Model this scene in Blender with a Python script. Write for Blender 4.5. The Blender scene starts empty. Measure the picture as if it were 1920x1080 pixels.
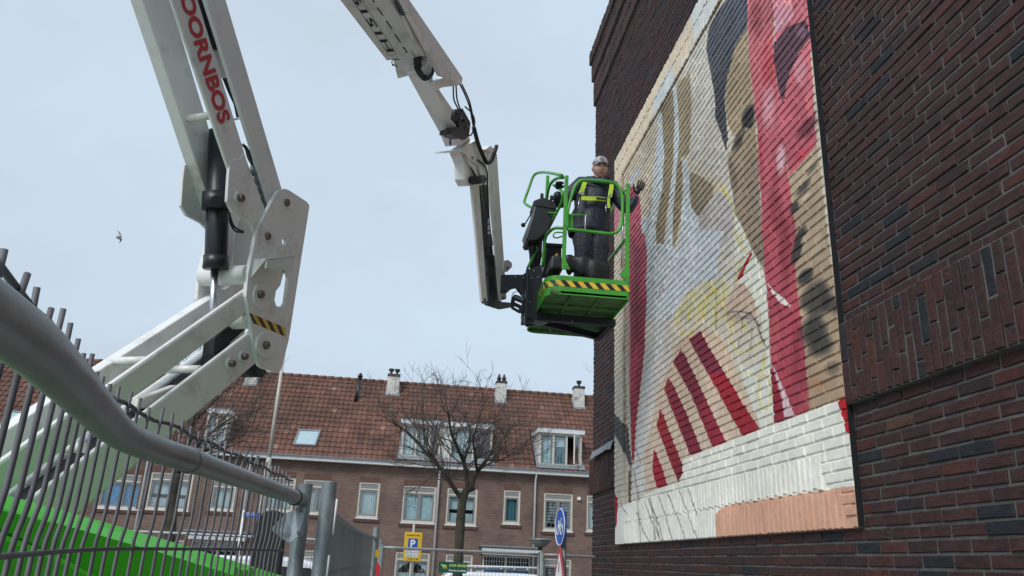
import bpy, math, random
import numpy as np
from mathutils import Vector, Matrix
random.seed(7)
S = bpy.context.scene
COL = S.collection

# ------------------------------------------------------------------ camera
FPX, EYE = 1480.0, 1.83
def _n(v): v = np.array(v, float); return v/np.linalg.norm(v)
_up = _n([190, -4240, 1480]); _y = _n([-196, 508, 1480]); _y = _n(_y-_up*(_y@_up)); _x = np.cross(_y, _up)
RM = np.stack([_x, _y, _up])                    # world axes in camera axes (x right, y down, z forward)
camd = bpy.data.cameras.new('camera'); cam = bpy.data.objects.new('camera', camd); COL.objects.link(cam)
camd.sensor_width = 36; camd.lens = FPX/1920*36; camd.clip_start = .05; camd.clip_end = 2000
m = np.stack([RM@[1, 0, 0], RM@[0, -1, 0], RM@[0, 0, -1]], axis=1)
cam.matrix_world = Matrix([[*m[0], 0], [*m[1], 0], [*m[2], EYE], [0, 0, 0, 1]])
S.camera = cam

# ------------------------------------------------------------------ world, sun, exposure
w = bpy.data.worlds.new('World'); S.world = w; w.use_nodes = True
nt = w.node_tree; nt.nodes.clear()
def N(t, typ, **k):
    n = t.nodes.new(typ)
    for a, b in k.items(): setattr(n, a, b)
    return n
SUN_DIR = Vector((-.46, -.56, .66)).normalized()
out = N(nt, 'ShaderNodeOutputWorld')
sky = N(nt, 'ShaderNodeTexSky', sky_type='NISHITA', sun_disc=False)
sky.sun_elevation = math.asin(SUN_DIR.z); sky.sun_rotation = math.atan2(SUN_DIR.x, SUN_DIR.y)
b1 = N(nt, 'ShaderNodeBackground'); b1.inputs[1].default_value = .06
nt.links.new(sky.outputs[0], b1.inputs[0])
tc = N(nt, 'ShaderNodeTexCoord')
mp = N(nt, 'ShaderNodeMapping'); mp.inputs['Scale'].default_value = (1, 1, 2.2); mp.inputs['Location'].default_value = (3.1, 1.7, .4)
nz = N(nt, 'ShaderNodeTexNoise'); nz.inputs['Scale'].default_value = 2.0; nz.inputs['Detail'].default_value = 6; nz.inputs['Roughness'].default_value = .5
cr = N(nt, 'ShaderNodeValToRGB')
cr.color_ramp.elements[0].position = .3; cr.color_ramp.elements[0].color = (.40, .465, .535, 1)
cr.color_ramp.elements[1].position = .7; cr.color_ramp.elements[1].color = (.45, .55, .65, 1)
b2 = N(nt, 'ShaderNodeBackground'); b2.inputs[1].default_value = 1.0
mx = N(nt, 'ShaderNodeMixShader'); mx.inputs[0].default_value = .92
L = nt.links.new
L(tc.outputs['Generated'], mp.inputs[0]); L(mp.outputs[0], nz.inputs['Vector']); L(nz.outputs['Fac'], cr.inputs[0])
L(cr.outputs[0], b2.inputs[0]); L(b1.outputs[0], mx.inputs[1]); L(b2.outputs[0], mx.inputs[2]); L(mx.outputs[0], out.inputs[0])
sd = bpy.data.lights.new('sun', 'SUN'); sd.energy = 1.5; sd.angle = math.radians(22); sd.color = (1, .97, .93)
so = bpy.data.objects.new('sun', sd); COL.objects.link(so); so.rotation_euler = (-SUN_DIR).to_track_quat('-Z', 'Y').to_euler()
so.location = (-20, -20, 30)
S.view_settings.view_transform = 'Standard'; S.view_settings.look = 'None'; S.view_settings.gamma = 1
S.view_settings.exposure = .58; S.view_settings.use_curve_mapping = False
S.render.engine = 'CYCLES'; S.cycles.max_bounces = 6; S.cycles.use_denoising = True

# ------------------------------------------------------------------ measuring helpers
def ray(px, py): return RM@np.array([px-960, py-540, FPX])
def atX(px, py, X): d = ray(px, py); return Vector(d*X/d[0])+Vector((0, 0, EYE))
def atY(px, py, Y): d = ray(px, py); return Vector(d*Y/d[1])+Vector((0, 0, EYE))
def atP(px, py, o, n):
    d = ray(px, py); o = np.array(o, float)-[0, 0, EYE]; n = np.array(n, float)
    return Vector(d*(o@n)/(d@n))+Vector((0, 0, EYE))
def project(P):
    c = (P-np.array([0, 0, EYE]))@RM
    return 960+FPX*c[..., 0]/c[..., 2], 540+FPX*c[..., 1]/c[..., 2], c[..., 2]

# ------------------------------------------------------------------ materials
def lin(c): c = c/255; return c/12.92 if c <= .04045 else ((c+.055)/1.055)**2.4
def rgb(r, g, b): return (lin(r), lin(g), lin(b), 1)
MATS = {}
def mat(name, col, rough=.6, metal=0, var=.12, scale=6, bump=0, bscale=40, dirt=None, dirtscale=3, spec=.5, coat=0, streak=None):
    if name in MATS: return MATS[name]
    m = bpy.data.materials.new(name); m.use_nodes = True; t = m.node_tree; p = t.nodes['Principled BSDF']; MATS[name] = m
    p.inputs['Roughness'].default_value = rough; p.inputs['Metallic'].default_value = metal
    p.inputs['Specular IOR Level'].default_value = spec; p.inputs['Coat Weight'].default_value = coat
    g = N(t, 'ShaderNodeNewGeometry')
    n1 = N(t, 'ShaderNodeTexNoise'); n1.inputs['Scale'].default_value = scale; n1.inputs['Detail'].default_value = 5
    t.links.new(g.outputs['Position'], n1.inputs['Vector'])
    r = N(t, 'ShaderNodeMapRange'); r.inputs['From Min'].default_value = .3; r.inputs['From Max'].default_value = .7
    r.inputs['To Min'].default_value = 1-var; r.inputs['To Max'].default_value = 1+var
    t.links.new(n1.outputs['Fac'], r.inputs['Value'])
    mu = N(t, 'ShaderNodeVectorMath', operation='SCALE'); mu.inputs[0].default_value = col[:3]
    t.links.new(r.outputs[0], mu.inputs['Scale']); last = mu.outputs[0]
    if dirt:
        n2 = N(t, 'ShaderNodeTexNoise'); n2.inputs['Scale'].default_value = dirtscale; n2.inputs['Detail'].default_value = 8; n2.inputs['Roughness'].default_value = .65
        if streak:
            mpg = N(t, 'ShaderNodeMapping'); mpg.inputs['Scale'].default_value = streak
            t.links.new(g.outputs['Position'], mpg.inputs[0]); t.links.new(mpg.outputs[0], n2.inputs['Vector'])
        else: t.links.new(g.outputs['Position'], n2.inputs['Vector'])
        r2 = N(t, 'ShaderNodeMapRange'); r2.inputs['From Min'].default_value = .52; r2.inputs['From Max'].default_value = .72; r2.inputs['To Max'].default_value = dirt[1]
        t.links.new(n2.outputs['Fac'], r2.inputs['Value'])
        mi = N(t, 'ShaderNodeMix', data_type='RGBA'); mi.inputs['B'].default_value = dirt[0]
        t.links.new(r2.outputs[0], mi.inputs['Factor']); t.links.new(last, mi.inputs['A']); last = mi.outputs['Result']
    t.links.new(last, p.inputs['Base Color'])
    if bump:
        n3 = N(t, 'ShaderNodeTexNoise'); n3.inputs['Scale'].default_value = bscale; n3.inputs['Detail'].default_value = 4
        t.links.new(g.outputs['Position'], n3.inputs['Vector'])
        bp = N(t, 'ShaderNodeBump'); bp.inputs['Strength'].default_value = bump; bp.inputs['Distance'].default_value = .01
        t.links.new(n3.outputs['Fac'], bp.inputs['Height']); t.links.new(bp.outputs[0], p.inputs['Normal'])
    return m
M_white = mat('white_paint', (.82, .825, .81, 1), .4, var=.05, scale=3, dirt=((.30, .26, .19, 1), .55), dirtscale=6, coat=.1)
M_under = mat('shaded_white_paint', (.68, .68, .64, 1), .45, var=.07, scale=3, dirt=((.28, .26, .2, 1), .5), dirtscale=4)  # white darkened to carry the boom underside's shade, with dirt blotches
M_green = mat('bright_green_paint', (.075, .62, .025, 1), .34, var=.08, scale=2, coat=.25, dirt=((.10, .30, .06, 1), .45), dirtscale=6)
M_bgreen = mat('basket_green_paint', (.06, .33, .035, 1), .42, var=.12, scale=9, dirt=((.05, .07, .04, 1), .5), dirtscale=14)
M_ugreen = mat('floor_green_paint', (.055, .16, .04, 1), .6, var=.3, scale=12, dirt=((.05, .05, .035, 1), .7), dirtscale=9)  # darker base than the basket green, with strong dark mottling
M_black = mat('black_metal', (.014, .017, .022, 1), .4, var=.2)
M_rub = mat('black_rubber', (.012, .013, .016, 1), .55, var=.3, scale=30)
M_chrome = mat('chrome_rod', (.62, .63, .65, 1), .28, 1, var=.03)
M_pin = mat('pin_steel', (.2, .165, .14, 1), .45, .8, var=.2, scale=40)
M_galv = mat('galvanised_steel', (.20, .235, .245, 1), .5, .55, var=.2, scale=14, dirt=((.09, .09, .095, 1), .6), dirtscale=10, bump=.1, bscale=120)
M_wire = mat('galvanised_wire', (.155, .155, .17, 1), .6, .3, var=.25, scale=30)
M_tube = mat('weathered_tube', (.29, .30, .31, 1), .42, .35, var=.15, scale=9, dirt=((.12, .12, .12, 1), .4), dirtscale=7, bump=.04, bscale=90)
M_bracket = mat('bracket_zinc', (.42, .5, .54, 1), .45, .4, var=.15, scale=20)
M_yellow = mat('warning_yellow', (.72, .48, .04, 1), .5)
M_stripe = mat('warning_black', (.015, .015, .017, 1), .5)
M_red = mat('lettering_red', (.55, .022, .035, 1), .4, var=.04)
M_ink = mat('lettering_black', (.012, .012, .025, 1), .5)
M_fasc = mat('white_fascia', (.66, .67, .66, 1), .5, var=.06, dirt=((.35, .35, .33, 1), .4), dirtscale=3)
M_frame = mat('cream_frame', (.60, .57, .49, 1), .5, var=.06)
M_gframe = mat('grey_casement', (.23, .225, .22, 1), .5, var=.06)
M_lead = mat('lead_flashing', (.22, .24, .26, 1), .55, .2, var=.15)
M_sill = mat('brick_sill', (.085, .04, .033, 1), .8, var=.25, scale=12)
M_lint = mat('lintel_brick', (.14, .07, .052, 1), .85, var=.3, scale=14)
M_chim = mat('chimney_paint', (.6, .59, .55, 1), .8, var=.1, scale=3, dirt=((.09, .08, .07, 1), .8), dirtscale=2.2, bump=.3, bscale=12)
M_ccap = mat('chimney_cap', (.06, .055, .05, 1), .8, var=.3)
M_curt = mat('net_curtain', (.62, .66, .65, 1), .9, var=.1, scale=2)
M_dark = mat('dark_interior', (.02, .022, .025, 1), .9)
M_blue = mat('sign_blue', (.015, .09, .42, 1), .35, var=.03)
M_signw = mat('sign_white', (.75, .77, .78, 1), .4, var=.02)
M_signy = mat('sign_yellow', (.72, .46, .02, 1), .4, var=.03)
M_signr = mat('sign_red', (.5, .03, .04, 1), .4, var=.03)
M_dgreen = mat('sign_dark_green', (.005, .075, .055, 1), .5, var=.03)
M_lime = mat('sign_lime', (.62, .72, .12, 1), .5, var=.03)
M_bark = mat('bark', (.05, .043, .032, 1), .9, var=.35, scale=8, dirt=((.07, .085, .02, 1), .75), dirtscale=5, bump=.8, bscale=30)
M_twig = mat('twig_bark', (.10, .08, .068, 1), .9, var=.2)
M_pole = mat('painted_pole', (.5, .49, .43, 1), .5, var=.06)
M_asph = mat('asphalt', (.05, .05, .052, 1), .9, var=.15, scale=2, bump=.3, bscale=80)
M_pave = mat('paving', (.32, .31, .29, 1), .9, var=.15, scale=5, bump=.3, bscale=30)
M_grnd = mat('ground', (.22, .21, .19, 1), .95, var=.2, scale=.4)
M_kerb = mat('kerb_stone', (.3, .3, .29, 1), .85, var=.1)
M_van = mat('van_white', (.78, .8, .82, 1), .25, var=.02, coat=.4)
M_skin = mat('skin', (.52, .31, .235, 1), .55, var=.12, scale=30)
M_lip = mat('lips', (.24, .07, .065, 1), .5)
M_cap = mat('cap_cloth', (.40, .40, .42, 1), .9, var=.08, scale=60)
M_jack = mat('navy_jacket', (.016, .024, .042, 1), .6, var=.5, scale=9, bump=.9, bscale=16, dirt=((.16, .17, .18, 1), .4), dirtscale=38)
M_hood = mat('navy_hood', (.04, .055, .10, 1), .7, var=.3, scale=14, bump=.8, bscale=20)
M_pants = mat('work_trousers', (.014, .018, .032, 1), .7, var=.4, scale=10, bump=.8, bscale=15, dirt=((.2, .17, .2, 1), .6), dirtscale=45)
M_glove = mat('black_glove', (.014, .014, .015, 1), .8, var=.3)
M_hivis = mat('hi_vis_webbing', (.42, .62, .03, 1), .6, var=.1, scale=30)
M_hair = mat('brown_hair', (.03, .02, .014, 1), .8)
M_tarp = mat('black_bag_cloth', (.016, .018, .021, 1), .5, var=.4, scale=8, bump=1, bscale=9)
M_gull = mat('gull_grey', (.10, .11, .14, 1), .8)
M_gullw = mat('gull_white', (.5, .5, .5, 1), .8)

def glass_mat():
    m = bpy.data.materials.new('window_glass'); m.use_nodes = True; t = m.node_tree; t.nodes.clear()
    o = N(t, 'ShaderNodeOutputMaterial'); tr = N(t, 'ShaderNodeBsdfTransparent'); tr.inputs[0].default_value = (.88, .94, .95, 1)
    gl = N(t, 'ShaderNodeBsdfGlossy'); gl.inputs['Roughness'].default_value = .03
    fr = N(t, 'ShaderNodeFresnel'); fr.inputs[0].default_value = 1.9
    ma = N(t, 'ShaderNodeMath', operation='ADD'); ma.inputs[1].default_value = .06
    mi = N(t, 'ShaderNodeMixShader'); n = N(t, 'ShaderNodeTexNoise'); n.inputs['Scale'].default_value = 1.3
    b = N(t, 'ShaderNodeBump'); b.inputs['Strength'].default_value = .08; b.inputs['Distance'].default_value = .1
    t.links.new(n.outputs['Fac'], b.inputs['Height']); t.links.new(b.outputs[0], gl.inputs['Normal'])
    gg = N(t, 'ShaderNodeNewGeometry'); inv = N(t, 'ShaderNodeMath', operation='SUBTRACT'); inv.inputs[0].default_value = 1; t.links.new(gg.outputs['Backfacing'], inv.inputs[1])
    mm = N(t, 'ShaderNodeMath', operation='MULTIPLY'); t.links.new(fr.outputs[0], ma.inputs[0]); t.links.new(ma.outputs[0], mm.inputs[0]); t.links.new(inv.outputs[0], mm.inputs[1]); t.links.new(mm.outputs[0], mi.inputs[0])
    t.links.new(tr.outputs[0], mi.inputs[1]); t.links.new(gl.outputs[0], mi.inputs[2]); t.links.new(mi.outputs[0], o.inputs[0])
    return m
M_glass = glass_mat()

def house_brick_mat(name, c1, c2, mort):
    m = bpy.data.materials.new(name); m.use_nodes = True; t = m.node_tree; p = t.nodes['Principled BSDF']; p.inputs['Roughness'].default_value = .85
    g = N(t, 'ShaderNodeNewGeometry'); sx = N(t, 'ShaderNodeSeparateXYZ'); t.links.new(g.outputs['Position'], sx.inputs[0])
    cb = N(t, 'ShaderNodeCombineXYZ'); t.links.new(sx.outputs['X'], cb.inputs[0]); t.links.new(sx.outputs['Z'], cb.inputs[1])
    br = N(t, 'ShaderNodeTexBrick'); br.inputs['Scale'].default_value = 1; br.inputs['Brick Width'].default_value = .22; br.inputs['Row Height'].default_value = .0635
    br.inputs['Mortar Size'].default_value = .007; br.inputs['Mortar Smooth'].default_value = .3; br.inputs['Bias'].default_value = -.1
    br.inputs['Color1'].default_value = c1; br.inputs['Color2'].default_value = c2; br.inputs['Mortar'].default_value = mort
    t.links.new(cb.outputs[0], br.inputs['Vector'])
    n1 = N(t, 'ShaderNodeTexNoise'); n1.inputs['Scale'].default_value = 1.2; n1.inputs['Detail'].default_value = 6; t.links.new(g.outputs['Position'], n1.inputs['Vector'])
    r = N(t, 'ShaderNodeMapRange'); r.inputs['From Min'].default_value = .3; r.inputs['From Max'].default_value = .7; r.inputs['To Min'].default_value = .78; r.inputs['To Max'].default_value = 1.2
    t.links.new(n1.outputs['Fac'], r.inputs['Value'])
    mu = N(t, 'ShaderNodeVectorMath', operation='SCALE'); t.links.new(br.outputs['Color'], mu.inputs[0]); t.links.new(r.outputs[0], mu.inputs['Scale'])
    t.links.new(mu.outputs[0], p.inputs['Base Color'])
    bp = N(t, 'ShaderNodeBump'); bp.inputs['Strength'].default_value = .6; bp.inputs['Distance'].default_value = .01; bp.invert = True
    t.links.new(br.outputs['Fac'], bp.inputs['Height']); t.links.new(bp.outputs[0], p.inputs['Normal'])
    return m
M_hb = house_brick_mat('house_brick', (.205, .118, .088, 1), (.13, .082, .068, 1), (.15, .135, .12, 1))
M_hb2 = house_brick_mat('house_brick_red', (.25, .11, .075, 1), (.17, .08, .06, 1), (.15, .12, .105, 1))

def random_attr(t):
    a = N(t, 'ShaderNodeAttribute', attribute_type='GEOMETRY', attribute_name='rnd')
    b = N(t, 'ShaderNodeAttribute', attribute_type='OBJECT', attribute_name='rnd')
    s = N(t, 'ShaderNodeMath', operation='ADD'); t.links.new(a.outputs['Fac'], s.inputs[0]); t.links.new(b.outputs['Fac'], s.inputs[1])
    return s.outputs[0]
def ramp(t, src, stops):
    c = N(t, 'ShaderNodeValToRGB'); c.color_ramp.interpolation = 'LINEAR'
    e = c.color_ramp.elements
    e[0].position, e[0].color = stops[0]; e[1].position, e[1].color = stops[-1]
    for p_, c_ in stops[1:-1]:
        q = e.new(p_); q.color = c_
    t.links.new(src, c.inputs[0]); return c.outputs[0]
def brick_nodes(t):
    rn = random_attr(t)
    col = ramp(t, rn, [(0, (.013, .015, .018, 1)), (.06, (.015, .016, .020, 1)), (.11, (.033, .016, .016, 1)), (.45, (.047, .0185, .0175, 1)), (.75, (.040, .0185, .018, 1)), (.94, (.056, .019, .0165, 1)), (.995, (.062, .021, .0165, 1)), (1, (.07, .035, .022, 1))])
    g = N(t, 'ShaderNodeNewGeometry')
    n = N(t, 'ShaderNodeTexNoise'); n.inputs['Scale'].default_value = 26; n.inputs['Detail'].default_value = 6; n.inputs['Roughness'].default_value = .65; n.inputs['Distortion'].default_value = 1.2
    mp = N(t, 'ShaderNodeMapping'); mp.inputs['Scale'].default_value = (1, .45, 1.3); t.links.new(g.outputs['Position'], mp.inputs[0]); t.links.new(mp.outputs[0], n.inputs['Vector'])
    r = N(t, 'ShaderNodeMapRange'); r.inputs['From Min'].default_value = .3; r.inputs['From Max'].default_value = .7; r.inputs['To Min'].default_value = .6; r.inputs['To Max'].default_value = 1.5
    t.links.new(n.outputs['Fac'], r.inputs['Value'])
    mu = N(t, 'ShaderNodeVectorMath', operation='SCALE'); t.links.new(col, mu.inputs[0]); t.links.new(r.outputs[0], mu.inputs['Scale'])
    # pale lime bloom in spots
    n2 = N(t, 'ShaderNodeTexNoise'); n2.inputs['Scale'].default_value = 9; n2.inputs['Detail'].default_value = 9; n2.inputs['Roughness'].default_value = .75; t.links.new(g.outputs['Position'], n2.inputs['Vector'])
    r2 = N(t, 'ShaderNodeMapRange'); r2.inputs['From Min'].default_value = .6; r2.inputs['From Max'].default_value = .75; r2.inputs['To Max'].default_value = .35; t.links.new(n2.outputs['Fac'], r2.inputs['Value'])
    mi = N(t, 'ShaderNodeMix', data_type='RGBA'); mi.inputs['B'].default_value = (.13, .09, .082, 1)
    t.links.new(r2.outputs[0], mi.inputs['Factor']); t.links.new(mu.outputs[0], mi.inputs['A'])
    return mi.outputs['Result'], n.outputs['Fac']
M_brick = bpy.data.materials.new('dark_brick'); M_brick.use_nodes = True
t = M_brick.node_tree; p = t.nodes['Principled BSDF']; p.inputs['Roughness'].default_value = .75; p.inputs['Specular IOR Level'].default_value = .35
c_, h_ = brick_nodes(t); t.links.new(c_, p.inputs['Base Color'])
bp = N(t, 'ShaderNodeBump'); bp.inputs['Strength'].default_value = .8; bp.inputs['Distance'].default_value = .006; t.links.new(h_, bp.inputs['Height']); t.links.new(bp.outputs[0], p.inputs['Normal'])
M_mort = mat('wall_mortar', (.10, .098, .095, 1), .95, var=.25, scale=10, bump=.6, bscale=60)

# ------------------------------------------------------------------ mesh building
ORI = {}
def wire_props(o, label=None, cat=None, group=None, kind=None):
    if label: o['label'] = label
    if cat: o['category'] = cat
    if group: o['group'] = group
    if kind: o['kind'] = kind
def thing(name, loc, label, cat, group=None):
    o = bpy.data.objects.new(name, None); COL.objects.link(o); o.location = loc; o.empty_display_size = .2
    ORI[o] = Vector(loc); wire_props(o, label, cat, group); return o
def basis(d):
    d = d.normalized(); a = Vector((0, 0, 1)) if abs(d.z) < .9 else Vector((1, 0, 0))
    u = d.cross(a).normalized(); return u, d.cross(u).normalized()
class MB:
    def __init__(s): s.v = []; s.f = []; s.sm = []; s.mi = []
    def add(s, vs, fs, smooth=False, mi=0):
        b = len(s.v); s.v += [tuple(v) for v in vs]
        for f in fs: s.f.append([b+i for i in f]); s.sm.append(smooth); s.mi.append(mi)
        return s
    def hexa(s, c, mi=0):   # 8 corners: bottom 4 (ccw), top 4
        return s.add(c, [(0, 3, 2, 1), (4, 5, 6, 7), (0, 1, 5, 4), (1, 2, 6, 5), (2, 3, 7, 6), (3, 0, 4, 7)], mi=mi)
    def box(s, x0, x1, y0, y1, z0, z1, mi=0):
        return s.hexa([(x0, y0, z0), (x1, y0, z0), (x1, y1, z0), (x0, y1, z0), (x0, y0, z1), (x1, y0, z1), (x1, y1, z1), (x0, y1, z1)], mi)
    def bar(s, a, b, wd, th, up=Vector((0, 0, 1)), mi=0):
        a = Vector(a); b = Vector(b); d = (b-a).normalized(); x = d.cross(up)
        if x.length < .01: x = d.cross(Vector((0, 1, 0)))
        x.normalize(); y = x.cross(d).normalized(); x *= wd/2; y *= th/2
        return s.hexa([a-x-y, a+x-y, b+x-y, b-x-y, a-x+y, a+x+y, b+x+y, b-x+y], mi)
    def prism(s, poly, vec, mi=0):
        poly = [Vector(q) for q in poly]; vec = Vector(vec); n = len(poly)
        return s.add(poly+[q+vec for q in poly], [list(range(n))[::-1], list(range(n, 2*n))]+[(i, (i+1) % n, n+(i+1) % n, n+i) for i in range(n)], mi=mi)
    def tube(s, pts, r, n=8, mi=0, caps=True):
        pts = [Vector(q) for q in pts]; k = len(pts); rs = r if isinstance(r, (list, tuple)) else [r]*k
        b = len(s.v); u = None
        for i, q in enumerate(pts):
            d = (pts[min(i+1, k-1)]-pts[max(i-1, 0)])
            d = d.normalized() if d.length > 1e-9 else Vector((0, 0, 1))
            if u is None: u, _ = basis(d)
            u = (u-d*u.dot(d)); u = u.normalized() if u.length > 1e-6 else basis(d)[0]
            v = d.cross(u)
            for j in range(n):
                a = 2*math.pi*j/n; s.v.append(tuple(q+(u*math.cos(a)+v*math.sin(a))*rs[i]))
        for i in range(k-1):
            for j in range(n):
                s.f.append([b+i*n+j, b+i*n+(j+1) % n, b+(i+1)*n+(j+1) % n, b+(i+1)*n+j]); s.sm.append(n > 4); s.mi.append(mi)
        if caps:
            s.f.append([b+j for j in range(n)][::-1]); s.sm.append(False); s.mi.append(mi)
            s.f.append([b+(k-1)*n+j for j in range(n)]); s.sm.append(False); s.mi.append(mi)
        return s
    def ball(s, c, r, seg=12, ring=8, mi=0):
        c = Vector(c); r = Vector((r, r, r)) if not hasattr(r, '__len__') else Vector(r); vs = []; fs = []
        for i in range(ring+1):
            th = math.pi*i/ring
            for j in range(seg):
                a = 2*math.pi*j/seg; vs.append(c+Vector((r.x*math.sin(th)*math.cos(a), r.y*math.sin(th)*math.sin(a), r.z*math.cos(th))))
        for i in range(ring):
            for j in range(seg): fs.append((i*seg+j, (i+1)*seg+j, (i+1)*seg+(j+1) % seg, i*seg+(j+1) % seg))
        return s.add(vs, fs, True, mi)
    def build(s, name, mt, parent=None, bevel=0, **kw):
        me = bpy.data.meshes.new(name); o = Vector((0, 0, 0))
        if parent is not None: o = ORI[parent]
        me.from_pydata([(v[0]-o.x, v[1]-o.y, v[2]-o.z) for v in s.v], [], s.f)
        me.polygons.foreach_set('use_smooth', s.sm)
        for q in (mt if isinstance(mt, (list, tuple)) else [mt]): me.materials.append(q)
        if any(s.mi): me.polygons.foreach_set('material_index', s.mi)
        me.update()
        ob = bpy.data.objects.new(name, me); COL.objects.link(ob)
        if parent is not None: ob.parent = parent
        ORI[ob] = o
        if bevel:
            b = ob.modifiers.new('bevel', 'BEVEL'); b.width = bevel; b.segments = 2; b.limit_method = 'ANGLE'; b.angle_limit = math.radians(40); b.harden_normals = False
        wire_props(ob, **kw); return ob
def smooth_path(pts, k=6):
    P = [Vector(q) for q in pts]; P = [P[0]*2-P[1]]+P+[P[-1]*2-P[-2]]; r = []
    for i in range(1, len(P)-2):
        for j in range(k):
            t_ = j/k; a, b, c, d = P[i-1], P[i], P[i+1], P[i+2]
            r.append(.5*((2*b)+(c-a)*t_+(2*a-5*b+4*c-d)*t_*t_+(3*b-a-3*c+d)*t_**3))
    return r+[P[-2]]
def text(s, origin, xd, yd, height, mt, parent, name='lettering', width=None, bold=.012, thick=.001, spacing=1, nrm=None):
    cu = bpy.data.curves.new('t', 'FONT'); cu.body = s; cu.size = 1; cu.offset = bold; cu.space_character = spacing; cu.resolution_u = 4
    ob = bpy.data.objects.new('t', cu); COL.objects.link(ob); dg = bpy.context.evaluated_depsgraph_get(); dg.update()
    me = bpy.data.meshes.new_from_object(ob.evaluated_get(dg)); bpy.data.objects.remove(ob); bpy.data.curves.remove(cu)
    co = np.array([v.co for v in me.vertices]); fs = [list(q.vertices) for q in me.polygons]; bpy.data.meshes.remove(me)
    x0, x1 = co[:, 0].min(), co[:, 0].max(); y0, y1 = 0, max(co[:, 1].max(), .01)
    sy = height/y1; sx = (width/(x1-x0)) if width else sy
    xd = Vector(xd).normalized(); yd = Vector(yd).normalized(); nn = (Vector(nrm) if nrm is not None else xd.cross(yd)).normalized()*thick
    b = MB(); o = Vector(origin)
    vs = [o+xd*((q[0]-x0)*sx)+yd*(q[1]*sy)+nn for q in co]
    if xd.cross(yd).dot(nn) < 0: fs = [f[::-1] for f in fs]
    b.add(vs, fs); return b.build(name, mt, parent)

# ------------------------------------------------------------------ the setting: ground, road, pavement
b = MB(); b.add([(-400, -300, -.02), (400, -300, -.02), (400, 600, -.02), (-400, 600, -.02)], [(0, 1, 2, 3)]); b.build('ground', M_grnd, kind='structure')
b = MB(); b.box(-60, 2.33, -30, 12, -.018, .0); b.build('pavement', M_pave, kind='structure')
b = MB(); b.add([(-80, 12.3, -.01), (60, 12.3, -.01), (60, 28, -.01), (-80, 28, -.01)], [(0, 1, 2, 3)]); b.build('road', M_asph, kind='structure')
b = MB(); b.box(-80, 60, 12.0, 12.3, -.015, .11); b.build('kerb', M_kerb, kind='structure')
b = MB(); b.box(-80, 60, 28, 28.25, -.015, .12); b.build('kerb', M_kerb, kind='structure')
b = MB(); b.box(-80, 60, 28.25, 33.6, -.015, .118); b.build('pavement', M_pave, kind='structure')

# ------------------------------------------------------------------ brick building with its proud mural panel
WX, CO = 2.30, .0635
MY0, MY1, MZ0, MZ1 = 3.955, 8.95, 2.075, 6.823
rs = np.random.RandomState(3)
def unit_brick(seed, lng=.21, hgt=.0505):
    r = np.random.RandomState(seed); cy, cz = .004/lng, .004/hgt
    ys = [-.5, -.17, .17, .5]
    ring = [(y, -.5) for y in ys]+[(y, .5) for y in ys[::-1]]
    ring = [(y+r.uniform(-.006, .006), z+r.uniform(-.03, .03)) for y, z in ring]
    fr = [(y*(1-2*cy), z*(1-2*cz)) for y, z in ring]
    v = [(.06, y, z) for y, z in ring]+[(.005, y, z) for y, z in ring]+[(r.uniform(-.0015, .0015), y, z) for y, z in fr]
    f = []
    for a in (0, 8):
        for i in range(8): f.append((a+i, a+(i+1) % 8, a+8+(i+1) % 8, a+8+i))
    f += [(16, 17, 22, 23), (17, 18, 21, 22), (18, 19, 20, 21)]
    return np.array(v), [tuple(q[::-1]) for q in f]
UB = [unit_brick(i) for i in range(10)]
UB_ME = []
for i, (v, f) in enumerate(UB):
    me = bpy.data.meshes.new('brick'); me.from_pydata([tuple(q) for q in v], [], f); UB_ME.append(me)
def diff(iv, cuts):
    for a, b in cuts:
        n = []
        for c, d in iv:
            if b <= c or a >= d: n.append((c, d)); continue
            if a > c: n.append((c, a))
            if b < d: n.append((b, d))
        iv = n
    return iv
def lay_course(y0, y1, z, cuts, xf, k, out, mod=.2225):
    off = (k % 2)*mod/2+(.055 if (k//3) % 2 else 0)+rs.uniform(-.008, .008)
    for a, b in diff([(y0, y1)], cuts):
        y = math.floor((a-off)/mod)*mod+off
        while y < b:
            c, d = max(y, a), min(y+mod, b)
            if d-c > .03: out.append([(c+d)/2, z, d-c-.012+rs.uniform(-.003, .003), .0505+rs.uniform(-.002, .002), xf+rs.normal(0, .0016), 0])
            y += mod
def lay_soldier(y0, y1, z0, z1, xf, out, stag=True, keep=None):
    n = int((y1-y0)/.0635)
    for i in range(n):
        y = y0+(i+.5)*(y1-y0)/n; s = ((i % 3)*.073 if stag else (i % 2)*.012)
        zz = z0-s
        while zz < z1-.02:
            c, d = max(zz, z0), min(zz+.2225, z1)
            if d-c > .03 and (keep is None or keep(y, (c+d)/2)): out.append([y, (c+d)/2, .0505+rs.uniform(-.002, .002), d-c-.012, xf+rs.normal(0, .0018), 1])
            zz += .2225
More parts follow.
